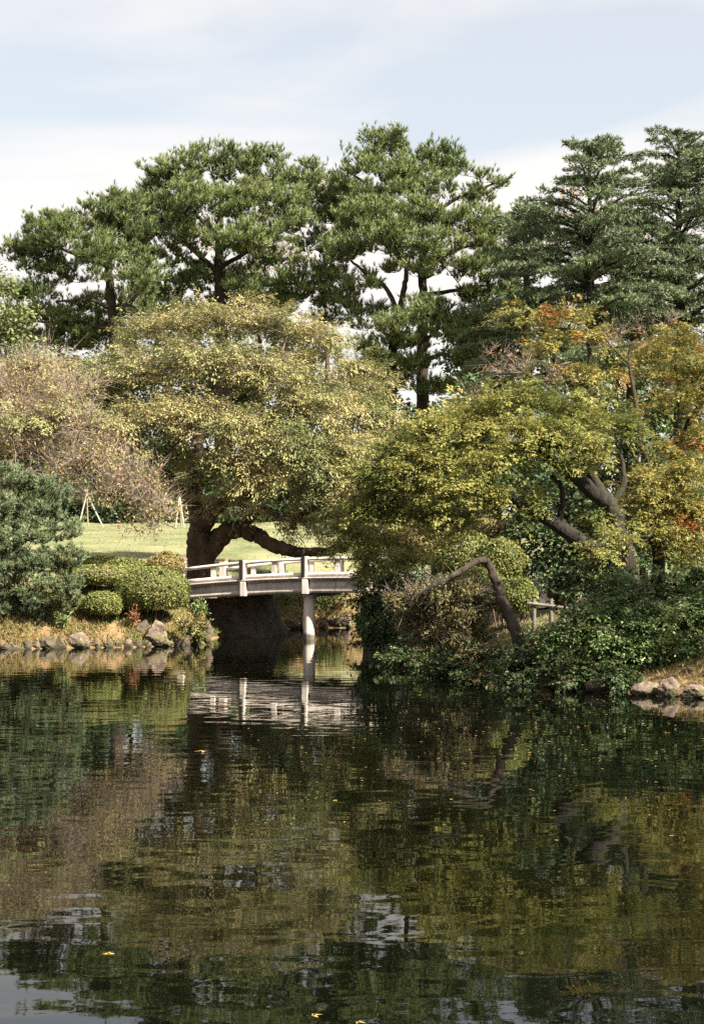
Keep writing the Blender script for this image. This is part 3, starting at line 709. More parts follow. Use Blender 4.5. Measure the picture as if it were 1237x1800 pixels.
for k, (px, w, h, lab) in enumerate([(492, 22, 14, 'stone on the inlet shore nearest the dark abutment'), (515, 26, 18, 'taller stone on the inlet shore left of the pier'), (530, 18, 12, 'small stone on the inlet shore touching the pier'),
        (566, 24, 14, 'first stone on the inlet shore right of the pier'), (588, 34, 18, 'widest stone on the inlet shore right of the pier'), (607, 24, 24, 'tall stone on the inlet shore beside the shaded abutment')]):
    Yk = shore_Y(px, 36) if px < 500 else shore_Y(px, 40)
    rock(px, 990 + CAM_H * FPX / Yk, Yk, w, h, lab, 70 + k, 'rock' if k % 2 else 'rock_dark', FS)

# ------------------------------------------------------------------ clipped bushes
def mound(name, px, py, Y, rx, ry, label, mat, seed, n_leaf=9000, size=0.05, depth=0.9, group='clipped azalea mounds', flat_top=0.0, bump=0.10, box=2.0, cat='bush'):
    """clipped bush: py is its middle; rx, ry its half size in photograph pixels"""
    rng = np.random.default_rng(seed); k = Y / FPX
    c = P(px, py, Y); R = A(rx * k, rx * k * depth, ry * k)
    root = thing(name, (c[0], c[1], max(gz(c[0], c[1]), 0.05)), label, cat, group)
    def radius(v):
        n1 = np.array([mnoise.fractal(Vector(q * 1.6) + Vector((seed * 3.7, 0, 0)), 1.0, 2.0, 3) for q in v])
        e = (np.abs(v) ** box).sum(1) ** (-1 / box)
        return e * (1 + bump * n1)
    bm = bmesh.new(); bmesh.ops.create_icosphere(bm, subdivisions=4, radius=1)
    vv = np.array([v.co[:] for v in bm.verts]); rr = radius(unit(vv)) * 0.86
    for v, q, r in zip(bm.verts, unit(vv), rr): v.co = Vector(c + q * r * R)
    bm_obj('light_block_core', bm, M['twig_brown'], root, True)  # solid core added to keep light from passing through the leaves
    v = rvec(n_leaf, rng); v[:, 2] = np.where(v[:, 2] < -0.75, -v[:, 2], v[:, 2])
    r = radius(v) * (0.86 + 0.17 * rng.random(n_leaf) ** 0.6)
    pos = c + v * r[:, None] * R
    nrm = unit(unit(v / R) * 1.0 + rvec(n_leaf, rng) * 0.65)
    ax = np.cross(nrm, rvec(n_leaf, rng)) + unit(v / R) * 0.25
    la = Acc(); leaves(pos, ax, nrm, size * (0.6 + 0.8 * rng.random(n_leaf)), T_OVAL, la)
    # stray shoots above the clipped surface
    m = n_leaf // 40; w = v[:m]; blades(c + w * radius(w)[:, None] * R, unit(w / R) + rvec(m, rng) * 0.5, 0.10 * (0.4 + rng.random(m)), np.full(m, 0.012), la, rng)
    la.build('foliage', M[mat], root, False, 'stuff')
    sa = Acc(); g = c[2] - R[2]
    for q in range(5):
        a = rng.random() * 6.28
        b = A(c[0] + math.cos(a) * R[0] * .25, c[1] + math.sin(a) * R[1] * .25, min(gz(c[0], c[1]) - 0.05, g + 0.1)); t_ = c + A(math.cos(a), math.sin(a), 0.2) * R * 0.5
        V, F = tube(np.array([b, (b + t_) / 2 + rng.normal(size=3) * .03, t_]), [0.022, 0.016, 0.008], 5); sa.add(V, F)
    sa.build('stems', M['twig_brown'], root, True, 'stuff')
    return root
mound('clipped_bush', 268, 1038, 35.0, 62, 40, 'largest clipped azalea dome on the grassy bank by the bridge end', 'leaf_azalea', 101, 14000, box=2.3)
mound('clipped_bush', 178, 1012, 36.4, 66, 18, 'flat-topped azalea mound between the big dome and the conifer', 'leaf_azalea', 102, 9000, box=2.6)
mound('clipped_bush', 222, 1000, 38.0, 42, 17, 'smooth low azalea mound behind the largest dome', 'leaf_azalea', 103, 7000)
mound('clipped_bush', 182, 991, 40.0, 36, 13, 'small dark-topped clipped bush nearest the lawn edge', 'leaf_azalea', 104, 6000)
mound('clipped_bush', 182, 1063, 34.5, 36, 22, 'low darker azalea bush below the flat-topped mound', 'leaf_azalea', 105, 7000)
mound('clipped_bush', 292, 996, 37.2, 34, 24, 'loose brownish-green round bush beside the pale bridge end post', 'leaf_azalea_brown', 106, 6000, bump=0.22)
TG = 'clipped shrubs beyond the bent trunk'
mound('clipped_bush', 815, 985, 31.5, 55, 52, 'tall clipped green dome behind the bent trunk', 'leaf_azalea', 111, 9000, 0.055, group=TG)
mound('clipped_bush', 880, 990, 31.0, 44, 42, 'clipped shrub shoulder just above the bend of the trunk', 'leaf_azalea', 112, 8000, 0.055, group=TG)
mound('clipped_bush', 905, 1050, 30.0, 40, 34, 'lower clipped shrub beside the low rail fence', 'leaf_azalea', 113, 7000, 0.055, group=TG)
mound('clipped_bush', 835, 1040, 30.4, 60, 40, 'shaded clipped shrub under the drooping twigs of the bent tree', 'leaf_azalea', 114, 8000, 0.055, group=TG)
mound('round_shrub', 658, 1098, 30.9, 30, 27, 'small round leafy green shrub at the dark shore right of the pier', 'leaf_shrub', 115, 3500, 0.075, group=None, bump=0.2)
mound('low_shrub', 745, 955, 32.4, 50, 40, 'rough yellowish shrub under the maple beside the clipped dome', 'leaf_azalea_brown', 116, 6000, 0.07, group=None, bump=0.35)
mound('low_shrub', 850, 938, 34.0, 65, 22, 'pale twiggy shrub behind the clipped dome tops', 'leaf_azalea_brown', 117, 5000, 0.07, group=None, bump=0.35)

# ------------------------------------------------------------------ grasses and bank plants
def scatter_blades(name, n, xr, yr, dmin, dmax, L, Wd, mat, seed, lean=0.5, label=None):
    rng = np.random.default_rng(seed)
    X = rng.uniform(*xr, n); Y = rng.uniform(*yr, n); d = pond_dist(X, Y)
    nz = np.array([mnoise.noise(Vector((x * 1.3, y * 1.3, seed))) for x, y in zip(X, Y)])
    ok = (d > dmin) & (d < dmax) & (nz > -0.25 + 0.5 * (rng.random(n) - 0.5)); X, Y, nz = X[ok], Y[ok], nz[ok]
    k = len(X); B = np.stack([X, Y, ground_z(X, Y) - 0.01], 1)
    acc = Acc(); ln = L * (0.4 + 0.9 * rng.random(k)) * (1 + 0.8 * np.clip(nz, 0, 1))
    D = unit(A(0, 0, 1) + rng.normal(size=(k, 3)) * A(lean, lean, 0.1))
    blades(B, D, ln, np.full(k, Wd) * (0.7 + 0.6 * rng.random(k)), acc, rng)
    blades(B + D * (ln * 0.35)[:, None], D + rng.normal(size=(k, 3)) * 0.55, ln * 0.6, np.full(k, Wd), acc, rng)
    o = acc.build(name, M[mat], None, False, 'stuff')
    if label: o['label'] = label
    return o
scatter_blades('bank_grass', 42000, (-9.5, -3.2), (32.5, 38.5), 0.03, 2.6, 0.17, 0.024, 'grass_dry', 201, label='dry yellowish grass and weeds covering the bank below the azaleas')
scatter_blades('shore_grass', 7000, (3.8, 7.0), (20.5, 25.5), 0.15, 2.8, 0.12, 0.014, 'grass_dry', 202, label='dry reddish grass on the slope above the shore stones')
scatter_blades('shade_grass', 9000, (1.0, 4.5), (24.0, 31.0), 0.6, 6.0, 0.12, 0.018, 'grass_blade', 203, label='short grass patch at the foot of the bent trunk')
scatter_blades('inlet_grass', 9000, (-3.4, 3.0), (42.0, 47.0), 0.05, 3.5, 0.22, 0.03, 'grass_dry', 204, label='rough grass on the inlet shore behind the bridge')
scatter_blades('lawn_grass', 9000, (-13, 6), (43.0, 74.0), 2.0, 60, 0.05, 0.035, 'grass_blade', 205, lean=0.9, label='mown pale green lawn rising beyond the bridge')
def leafy_plant(name, px, py, Y, rx, ry, label, mat, seed, n=400, size=0.09, tmpl=T_LONG, group=None, cat='plant', stems=12):
    rng = np.random.default_rng(seed); k = Y / FPX
    c = P(px, py, Y); R = A(rx * k, rx * k * 0.8, ry * k); base = A(c[0], c[1] + 0.05, c[2] - R[2])
    root = thing(name, base, label, cat, group)
    tips = c + rvec(stems, rng) * (rng.random(stems) ** 0.4)[:, None] * R
    sa = Acc()
    for t_ in tips:
        V, F = tube(np.array([base + rng.normal(size=3) * 0.03, base * 0.45 + t_ * 0.55 + A(0, 0, 0.05), t_]), [0.009, 0.007, 0.003], 4); sa.add(V, F)
    sa.build('stems', M['twig_brown'], root, True, 'stuff')
    ix = rng.integers(0, stems, n); f = rng.random(n) ** 0.5
    pos = base + (tips[ix] - base) * f[:, None] + rng.normal(size=(n, 3)) * R * 0.16
    pos[:, 2] = np.maximum(pos[:, 2], 0.03)
    nrm = unit(rvec(n, rng) * 0.6 + A(0, -0.2, 0.8)); ax = unit((pos - base) * 1.0 + rvec(n, rng) * 0.35 + A(0, 0, -0.1))
    la = Acc(); leaves(pos, ax, nrm, size * (0.6 + 0.8 * rng.random(n)), tmpl, la); la.build('foliage', M[mat], root, False, 'stuff')
    return root
leafy_plant('leafy_weed', 350, 1068, 35.2, 20, 26, 'light green weeds spilling over the bank tip by the bridge', 'weed', 301, 700, 0.085)
leafy_plant('leafy_weed', 352, 1100, 35.0, 20, 24, 'tangled dry and green weeds above the bank tip stone', 'grass_dry', 305, 700, 0.085)
leafy_plant('leafy_weed', 106, 1083, 33.9, 16, 12, 'broad pale green leaves at the foot of the conifer', 'weed', 302, 220, 0.11)
leafy_plant('leafy_weed', 330, 1092, 34.4, 26, 20, 'dry brown weeds above the dark corner stone', 'grass_dry', 303, 600, 0.08)
leafy_plant('leafy_weed', 236, 1078, 34.3, 16, 16, 'reddish dry weeds beside the dark cracked boulder', 'leaf_rust', 304, 260, 0.07)
for k, (px, py, rx, ry, m_) in enumerate([(500, 1062, 34, 34, 'weed'), (540, 1072, 34, 26, 'leaf_shrub'), (590, 1070, 34, 30, 'leaf_olive'), (565, 1050, 40, 20, 'leaf_shrub')]):
    leafy_plant('inlet_shrub', px, py, 44.6 + 0.3 * k, rx, ry, ['pale weedy shrub nearest the dark abutment under the bridge', 'green leafy shrub just left of the pier under the bridge',
                'olive leafy shrub right of the pier under the bridge', 'dark green shrub directly behind the pier top under the bridge'][k], m_, 310 + k, 900, 0.12, T_OVAL, 'shrubs on the inlet shore', 'shrub')

# ------------------------------------------------------------------ trees: far pines and cedars
def base_at(px, Y): 
    x = P(px, 990, Y)[0]; return A(x, Y, gz(x, Y) - 0.05)
PG = 'tall pines beyond the lawn'
def pine(px, Y, label, seed, trunk, limbs, lobes, mat='needle_pine', n_per=56, r0=0.42, **kw):
    b = base_at(px, Y)
    t = Tree('pine_tree', b, label, 'tree', seed, PG)
    t.line('trunk', [b] + [P(x, y, Y + dy) for x, y, dy in trunk], r0, 0.10, M['bark_pine'], 10, 0.06)
    for lm in limbs: t.line('limb', [P(x, y, Y + dy) for x, y, dy in lm], 0.17, 0.05, M['bark_pine'], 7, 0.05)
    pine_crown(t, [(x, y, Y + dy, rx * 1.08, ry * 1.06) for x, y, dy, rx, ry in lobes], n_per, M[mat], M['bark_pine'], **kw)
    return t
pine(212, 80, 'spreading dark pine lowest of the pines, above the nearly bare cherry', 401,
     [(205, 620, 0), (200, 560, 0), (192, 490, 0), (196, 420, 0), (205, 370, 0)],
     [[(200, 545, 0), (160, 528, -0.5), (100, 530, -1)], [(196, 470, 0), (140, 450, -1), (90, 430, -1)], [(200, 570, 0), (240, 520, -1), (270, 480, -1)], [(200, 575, 0), (130, 570, 1), (60, 565, 0)]],
     [(70, 435, 0, 42, 28), (120, 415, -1, 50, 38), (185, 395, 0, 50, 40), (215, 362, 0, 38, 22), (100, 475, 1, 58, 30), (170, 460, -2, 55, 36), (240, 440, 1, 45, 45), (60, 520, 0, 50, 22), (40, 565, 1, 55, 24), (120, 560, 1, 60, 22), (245, 500, -1, 40, 36), (195, 545, 2, 60, 26), (150, 590, 2, 70, 24), (270, 560, 2, 50, 30), (100, 600, 3, 60, 26), (220, 600, 3, 60, 30), (20, 600, 3, 50, 24), (262, 405, 1, 38, 26), (245, 372, 2, 30, 20), (80, 400, 0, 34, 16), (40, 450, 1, 34, 22)], 'needle_pine_dark')
pine(390, 84, 'broad rounded pine towering over the golden cherry', 402,
     [(390, 620, 0), (388, 540, 0), (384, 460, 0), (388, 380, 0), (392, 310, 0)],
     [[(386, 480, 0), (330, 430, -1), (290, 380, -1)], [(386, 470, 0), (440, 440, -1), (510, 400, -1)], [(388, 440, 0), (450, 380, 0), (480, 330, 0)], [(388, 530, 0), (470, 500, 0), (560, 500, -1)], [(388, 420, 0), (340, 370, 1), (320, 320, 1)]],
     [(300, 320, 0, 50, 42), (370, 290, 0, 55, 30), (430, 300, 0, 52, 34), (490, 310, 1, 50, 34), (545, 335, 0, 48, 46), (290, 385, -2, 46, 40), (350, 360, -3, 60, 44), (430, 365, -3, 60, 44), (510, 375, -2, 60, 40), (585, 375, 0, 38, 36), (330, 425, -2, 52, 30), (410, 430, -4, 52, 30), (470, 430, -3, 60, 30),
      (330, 490, 1, 60, 34), (400, 500, 2, 60, 34), (290, 520, 2, 50, 34), (470, 505, -2, 70, 26), (560, 490, -2, 55, 30), (590, 520, -1, 38, 26), (520, 530, 0, 60, 26), (440, 540, 1, 70, 26), (340, 560, 3, 60, 30), (580, 555, 1, 44, 20), (620, 395, 2, 30, 22), (600, 350, 2, 30, 26), (265, 345, 1, 30, 26), (600, 455, 2, 36, 18), (560, 430, 1, 40, 22), (250, 420, 2, 30, 30), (480, 470, 0, 50, 16)], 'needle_pine', 52, 0.5)
pine(742, 82, 'tallest pine with layered pads and clear trunk at picture centre', 403,
     [(741, 640, 0), (742, 560, 0), (742, 490, 0), (738, 400, 0), (722, 320, 0), (705, 255, 0)],
     [[(740, 480, 0), (690, 440, -1), (630, 400, -1)], [(740, 470, 0), (800, 440, -1), (870, 420, -1)], [(736, 400, 0), (800, 350, 0), (880, 318, 0)], [(736, 390, 0), (670, 340, 0), (610, 300, 0)], [(742, 520, 0), (800, 510, 0), (860, 500, 0)]],
     [(668, 255, 0, 24, 18), (700, 262, 0, 28, 22), (635, 290, 0, 34, 24), (690, 305, -1, 50, 26), (760, 285, 0, 40, 24), (800, 300, 0, 24, 22), (745, 330, -1, 60, 30), (610, 330, 0, 26, 22), (660, 350, -1, 50, 28), (865, 322, 0, 30, 11), (830, 350, 0, 34, 18), (640, 390, -2, 50, 28), (720, 385, -3, 66, 32),
      (800, 390, -2, 56, 30), (610, 430, -1, 36, 22), (680, 425, -4, 60, 24), (760, 440, -4, 60, 26), (850, 425, -2, 50, 28), (890, 400, 0, 36, 20), (870, 470, -1, 54, 30), (810, 480, -3, 44, 22), (880, 520, 0, 50, 30), (830, 520, -1, 30, 16), (900, 560, 2, 50, 34), (870, 600, 3, 50, 34), (690, 470, -2, 36, 12), (910, 470, 2, 40, 40)], 'needle_pine', 60, 0.40)
pine(690, 79, 'slender forked pine with low pads in front of the sky gap', 404,
     [(688, 650, 0), (694, 600, 0), (700, 560, 0), (710, 505, 0), (716, 460, 0)],
     [[(702, 555, 0), (676, 505, 0), (640, 478, 0), (598, 440, 0)], [(692, 610, 0), (740, 600, -1), (775, 575, -1)], [(688, 640, 0), (660, 620, 0), (650, 600, 0)], [(741, 636, 2), (780, 622, 1), (808, 640, 1)]],
     [(600, 440, 0, 28, 14), (640, 500, 0, 30, 12), (690, 575, -2, 28, 16), (740, 565, -2, 34, 16), (788, 590, -2, 40, 18), (825, 575, -1, 36, 22), (690, 606, -1, 24, 10), (665, 640, -1, 26, 16), (840, 620, -1, 40, 22), (735, 480, -1, 30, 10), (640, 575, 1, 18, 8), (760, 540, -1, 40, 12), (640, 615, 0, 26, 12), (720, 605, -1, 34, 10), (712, 650, 0, 50, 16), (680, 680, 1, 50, 18), (630, 665, 0, 30, 18), (808, 640, 0, 34, 12), (830, 675, 1, 40, 20), (770, 690, 2, 40, 14), (655, 555, 1, 26, 12), (715, 560, 1, 30, 10), (770, 560, 0, 30, 12), (620, 545, 2, 24, 12)], 'needle_pine', 80, 0.36)

CG = 'layered cedars beyond the maples'
def cedar(px, Y, top, label, seed, wid, low=640, n_tier=21, lean=0):
    b = base_at(px, Y); t = Tree('cedar_tree', b, label, 'tree', seed, CG); rng = t.rng
    tp = P(px + lean, top, Y)
    path = catmull([b, b * 0.6 + tp * 0.4, b * 0.25 + tp * 0.75, tp], 10)
    t.line('trunk', [b, b * 0.6 + tp * 0.4 + rng.normal(size=3) * .1, b * 0.25 + tp * 0.75, tp], 0.42, 0.03, M['bark_pine'], 9, 0.04, 10)
    zlo, zhi = P(px, low, Y)[2], tp[2]
    wood = Acc(); TC = []; TD = []
    k = Y / FPX
    for i in range(n_tier):
        f = np.clip((i + rng.normal() * 0.25) / (n_tier - 1), 0, 1); z = zlo + (zhi - zlo) * f ** 0.92
        tt = (z - b[2]) / (tp[2] - b[2]); c = b + (tp - b) * tt
        for j in range(7 if f < 0.85 else 5):
            az = rng.random() * 6.283; c = c + A(0, 0, 0.35) * rng.normal() * (f < 0.9)
            Lb = wid * k * (1 - f) ** 0.42 * (0.4 + 0.8 * rng.random()) + 0.45
            d = A(math.cos(az), math.sin(az), 0)
            m = 9; s = np.linspace(0, 1, m)
            br = c + d * (Lb * s)[:, None] + A(0, 0, 1) * (Lb * (0.38 * s - 0.40 * s ** 2.4) + 0.35 * f * Lb * s)[:, None] + rng.normal(size=(m, 3)) * 0.06 * s[:, None]
            V, F = tube(br, np.linspace(0.025 + 0.018 * Lb, 0.008, m), 4); wood.add(V, F)
            side = A(-d[1], d[0], 0)
            nb = int(13 * Lb ** 0.8) + 6
            q = 0.06 + 0.94 * rng.random(nb) ** 0.8
            sgn = np.where(rng.random(nb) < .5, -1, 1)
            B = np.stack([np.interp(q, s, br[:, a]) for a in range(3)], 1)
            ln = (0.30 + 0.36 * Lb * (1 - q) * 0.7 + 0.15 * rng.random(nb))
            dr = unit(side[None] * sgn[:, None] * (0.8 + 0.3 * rng.random(nb))[:, None] + d * 0.75 + A(0, 0, 0.05) + rng.normal(size=(nb, 3)) * 0.12)
            blades(B, dr, ln, np.full(nb, 0.02), wood_t, rng)
            for w in range(5):
                u = (w + rng.random(nb)) / 5
                TC.append(B + dr * (ln * u)[:, None] + A(0, 0, -0.10) * (u ** 2 * ln)[:, None]); TD.append(unit(dr * 0.8 + A(0, 0, 0.35) + rng.normal(size=(nb, 3)) * 0.5))
    V0 = wood; V0.build('branchwork', M['bark_pine'], t.root, True, 'stuff')
    acc = Acc(); tufts(np.concatenate(TC), np.concatenate(TD), 4, 0.21, 0.05, 0.6, rng, acc, 0.4)
    acc.build('crown', M['needle_cedar'], t.root, False, 'stuff')
wood_t = Acc()
cedar(1036, 70, 262, 'grey-green layered cedar with a pointed top beside the tallest pine', 421, 165, 640)
cedar(1192, 72, 250, 'grey-green layered cedar at the edge of the picture', 422, 160, 640)
cedar(925, 75, 372, 'shorter dark cedar wedged between the tallest pine and the pointed cedar', 423, 110, 660, 14)
cedar(1115, 78, 380, 'shorter cedar filling the gap between the two tall cedars', 424, 130, 660, 13)

# background broadleaf trees beyond the lawn
def bgtree(name, px, Y, label, seed, lobes, mat, trunk_top, n_per=14, n_leaf=60, rad=0.8, size=0.22, group='leafy trees far beyond the lawn', wood='bark_dark', shell=0.5, r0=0.25):
    b = base_at(px, Y); t = Tree(name, b, label, 'tree' if 'tree' in name else 'shrub', seed, group)
    tp = P(*trunk_top, Y)
    t.line('trunk', [b, (b + tp) / 2 + t.rng.normal(size=3) * .15, tp], r0, r0 * 0.3, M[wood], 7, 0.05, 5)
    broad_crown(t, [(x, y, Y + dy, rx, ry) for x, y, dy, rx, ry in lobes], n_per, M[mat], M[wood], n_leaf, rad, size, T_OVAL, 0.8, 0.5, shell=shell, twigs=2, twig_len=0.7, twig_w=0.02, step=1.0, rtip=0.008)
bgtree('leafy_tree', 15, 72, 'light green leafy tree at the picture edge beside the lowest pine', 431, [(0, 500, 0, 40, 34), (20, 550, 0, 50, 34), (-10, 590, 0, 60, 40), (40, 620, 0, 60, 26), (-30, 530, 0, 40, 60)], 'leaf_light', (8, 560), 16)
bgtree('leafy_tree', 575, 92, 'golden leaved tree peeping out behind the broad pine', 432, [(560, 318, 0, 24, 20), (585, 345, 0, 20, 20), (560, 440, 0, 50, 22), (600, 420, 0, 30, 20)], 'leaf_gold', (570, 420), 16, 45)
bgtree('leafy_tree', 450, 90, 'rust brown tree glimpsed through the broad pine', 433, [(350, 415, 0, 40, 16), (470, 465, 0, 60, 22), (420, 470, 0, 60, 18), (540, 470, 0, 40, 18)], 'leaf_rust', (450, 480), 16, 45)
bgtree('leafy_tree', 1010, 84, 'yellow-green tree glimpsed behind the pointed cedar', 434, [(1000, 335, 0, 26, 24), (1020, 380, 0, 34, 26), (960, 420, 0, 34, 34), (1130, 430, 0, 40, 40), (1150, 500, 0, 40, 40)], 'leaf_gold', (1030, 430), 14, 45)
HG = 'dark evergreen shrubs at the far edge of the lawn'
for k, (px, py, rx, ry) in enumerate([(30, 850, 80, 70), (150, 880, 60, 48), (225, 878, 55, 44), (300, 880, 50, 46), (410, 885, 60, 50), (500, 890, 60, 55), (590, 880, 70, 70), (680, 860, 80, 90), (790, 860, 80, 90)]):
    bgtree('evergreen_shrub', px, 76 + 1.5 * (k % 2), ['dark evergreen shrub behind the blue-green conifer', 'dark evergreen shrub behind the three-legged pole support', 'dark evergreen shrub at the middle of the open lawn edge',
            'dark evergreen shrub just left of the thick cherry trunk', 'dark evergreen shrub just right of the thick cherry trunk', 'dark evergreen shrub seen over the arching limb', 'tall dark evergreen shrub over the middle of the bridge',
            'tall dark shrub hidden behind the maple drooping branches', 'tall dark shrub far behind the maple crown'][k], 440 + k,
           [(px, py - 6, 0, rx, ry * 1.1), (px - rx * .4, py + ry * .35, -0.6, rx * .7, ry * .6), (px + rx * .4, py + ry * .4, -0.6, rx * .7, ry * .55)], 'leaf_ever', (px, py + 10), 21, 55, 0.65, 0.26, HG, r0=0.14)
# second line of trees that closes the view under the pines
WG = 'evergreen trees that close the view under the pines'
for k, (px, py, rx, ry, Y) in enumerate([(60, 690, 100, 90, 92), (230, 660, 110, 80, 94), (400, 640, 110, 80, 93), (540, 650, 90, 90, 95), (640, 730, 70, 50, 92), (860, 640, 80, 110, 94), (990, 640, 110, 100, 92), (1150, 620, 120, 120, 94), (750, 745, 80, 50, 93), (-20, 760, 70, 60, 88), (150, 760, 70, 70, 88), (310, 770, 70, 60, 88), (470, 770, 70, 60, 88)]):
    bgtree('evergreen_tree', px, Y, ['dark evergreen tree behind the nearly bare cherry', 'dark evergreen tree below the lowest pine trunk', 'dark evergreen tree below the broad pine trunk', 'dark evergreen tree below the broad pine outer limb',
           'low evergreen tree left of the sky gap', 'dark evergreen tree right of the sky gap', 'dark evergreen tree below the pointed cedar', 'dark evergreen tree below the edge cedar', 'low evergreen tree below the sky gap',
           'evergreen tree at the picture edge seen through bare twigs', 'evergreen tree behind the bare twigs above the three-legged support', 'evergreen tree behind the thick cherry trunk', 'evergreen tree behind the golden cherry middle'][k], 460 + k,
           [(px, py, 0, rx, ry), (px, py + ry * .9, 0, rx, ry * .8), (px, 835, -3, rx * 1.1, 60)], 'leaf_ever', (px, py), 13, 52, 0.95, 0.40, WG, r0=0.2)

# ------------------------------------------------------------------ cherries
b = base_at(352, 44)
ch = Tree('cherry_tree', b, 'huge old cherry with golden leaves, thick trunk and arching low limb behind the bridge', 'tree', 501)
BD = M['bark_dark']
ch.line('trunk', [b, P(350, 960, 44), P(352, 920, 44), P(345, 880, 44.1), P(340, 830, 44.2), P(350, 770, 44.3), P(370, 700, 44.5)], 0.46, 0.12, BD, 14, 0.07)
ch.line('limb', [P(362, 975, 44), P(385, 945, 43.8), P(415, 930, 43.6), P(445, 938, 43.4), P(480, 958, 43.2), P(530, 972, 43), P(600, 965, 42.8), P(650, 950, 42.8)], 0.34, 0.10, BD, 12, 0.07)
ch.line('limb', [P(355, 930, 44), P(385, 890, 43.6), P(430, 870, 43.2), P(480, 830, 43), P(530, 760, 43)], 0.26, 0.08, BD, 10, 0.06)
ch.line('limb', [P(425, 930, 43.6), P(455, 895, 43.9), P(500, 910, 44), P(560, 890, 44), P(610, 840, 44)], 0.18, 0.07, BD, 9, 0.06)
ch.line('limb', [P(348, 890, 44), P(300, 840, 43.5), P(250, 790, 43.2), P(190, 740, 43)], 0.2, 0.06, BD, 9, 0.06)
ch.line('limb', [P(345, 850, 44), P(390, 780, 43.5), P(450, 700, 43.4), P(500, 620, 43.4)], 0.18, 0.05, BD, 8, 0.06)
ch.line('limb', [P(345, 840, 44), P(310, 740, 44), P(290, 650, 44), P(300, 580, 44.2)], 0.17, 0.05, BD, 8, 0.06)
ch.line('limb', [P(515, 930, 44.5), P(522, 890, 44.3), P(545, 830, 44), P(600, 750, 44)], 0.12, 0.05, BD, 8, 0.06)
cherry_lobes = [(205, 635, 44, 66, 34), (290, 580, 45, 80, 38), (380, 560, 45, 85, 36), (470, 570, 45, 80, 40), (550, 610, 45, 75, 46), (620, 675, 44.5, 60, 50), (655, 740, 44, 46, 56), (170, 690, 43, 56, 40),
                (260, 660, 42.4, 80, 46), (360, 640, 41.8, 85, 46), (460, 660, 41.6, 85, 50), (560, 710, 42, 75, 50), (230, 740, 42, 72, 36), (330, 730, 41, 80, 44), (430, 750, 41, 80, 46), (530, 790, 41.6, 80, 44), (620, 800, 42.4, 60, 46),
                (300, 800, 42.4, 60, 26), (390, 815, 41.4, 70, 26), (480, 840, 41.6, 70, 24), (570, 860, 42.2, 64, 26), (410, 860, 42.6, 40, 14), (640, 860, 43, 45, 30), (600, 905, 43.2, 50, 22), (440, 890, 43, 30, 12), (380, 880, 43, 26, 14)]
cherry_lobes += [(120, 650, 43, 60, 20), (90, 720, 42.6, 60, 22), (140, 770, 42.2, 60, 20), (560, 925, 44.5, 46, 16), (500, 905, 44, 40, 10), (620, 935, 43.5, 40, 16), (455, 912, 43.6, 24, 8), (300, 845, 42.6, 40, 12), (60, 660, 41.5, 60, 18), (20, 700, 41, 50, 22), (150, 800, 41, 60, 18), (60, 780, 40.6, 60, 18), (210, 790, 41, 60, 16), (30, 640, 40.4, 50, 14), (110, 715, 38.6, 60, 14), (40, 735, 38.2, 50, 12), (190, 745, 39.5, 50, 14)]
cherry_lobes = [(x, y, Y, rx * 1.1, ry * 0.9) for x, y, Y, rx, ry in cherry_lobes]
spray_crown(ch, cherry_lobes, 60, M['leaf_cherry'], M['twig_brown'], 150, 0.50, 0.098, T_LONG, 7, 0.6, 0.10, 0.5, 0.5, 0.006, twig_w=0.012, mat_twig=M['twig_pink'], rough=0.42, hang=0.35, centre=P(380, 900, 44.5), thin=0.15, width=0.45)

b = base_at(-60, 39.5)
cb = Tree('cherry_tree', b, 'nearly leafless cherry with pinkish grey twigs spreading over the blue-green conifer', 'tree', 502)
cb.line('trunk', [b, P(-55, 900, 39.5), P(-50, 840, 39.5), P(-20, 780, 39.6), P(20, 720, 39.8)], 0.34, 0.10, BD, 10, 0.06)
cb.line('limb', [P(-50, 850, 39.5), P(20, 800, 39.2), P(90, 800, 39), P(160, 840, 38.8), P(220, 875, 38.6)], 0.15, 0.03, BD, 8, 0.06)
cb.line('limb', [P(-45, 830, 39.5), P(30, 760, 39), P(110, 740, 39), P(190, 760, 38.8), P(250, 800, 38.6)], 0.13, 0.03, BD, 8, 0.06)
cb.line('limb', [P(-20, 780, 39.6), P(30, 690, 39.6), P(70, 640, 39.6)], 0.12, 0.03, BD, 8, 0.06)
cb.line('limb', [P(160, 840, 38.8), P(215, 900, 38.5), P(243, 935, 38.4)], 0.04, 0.012, BD, 6, 0.05)
cb.line('limb', [P(190, 870, 38.8), P(260, 905, 38.6), P(310, 930, 38.6)], 0.035, 0.010, BD, 6, 0.05)
bare_lobes = [(60, 645, 40, 70, 28), (20, 690, 39.5, 70, 34), (110, 690, 39.5, 70, 34), (40, 740, 39, 80, 34), (130, 745, 38.6, 75, 34), (60, 790, 38.4, 80, 26), (170, 800, 38.4, 75, 32), (230, 840, 38.4, 65, 28), (100, 830, 38.2, 60, 18),
              (180, 870, 38.4, 60, 20), (270, 890, 38.5, 50, 22), (-20, 780, 39, 50, 40), (260, 925, 38.5, 50, 14, 0.6)]
broad_crown(cb, bare_lobes, 42, M['leaf_cherry_dry'], M['twig_pink'], 62, 0.42, 0.095, T_LONG, 0.8, 0.3, 0.5, shell=0.7, twigs=11, twig_len=0.75, twig_w=0.013, step=0.4, rtip=0.0055, thin=0.5)

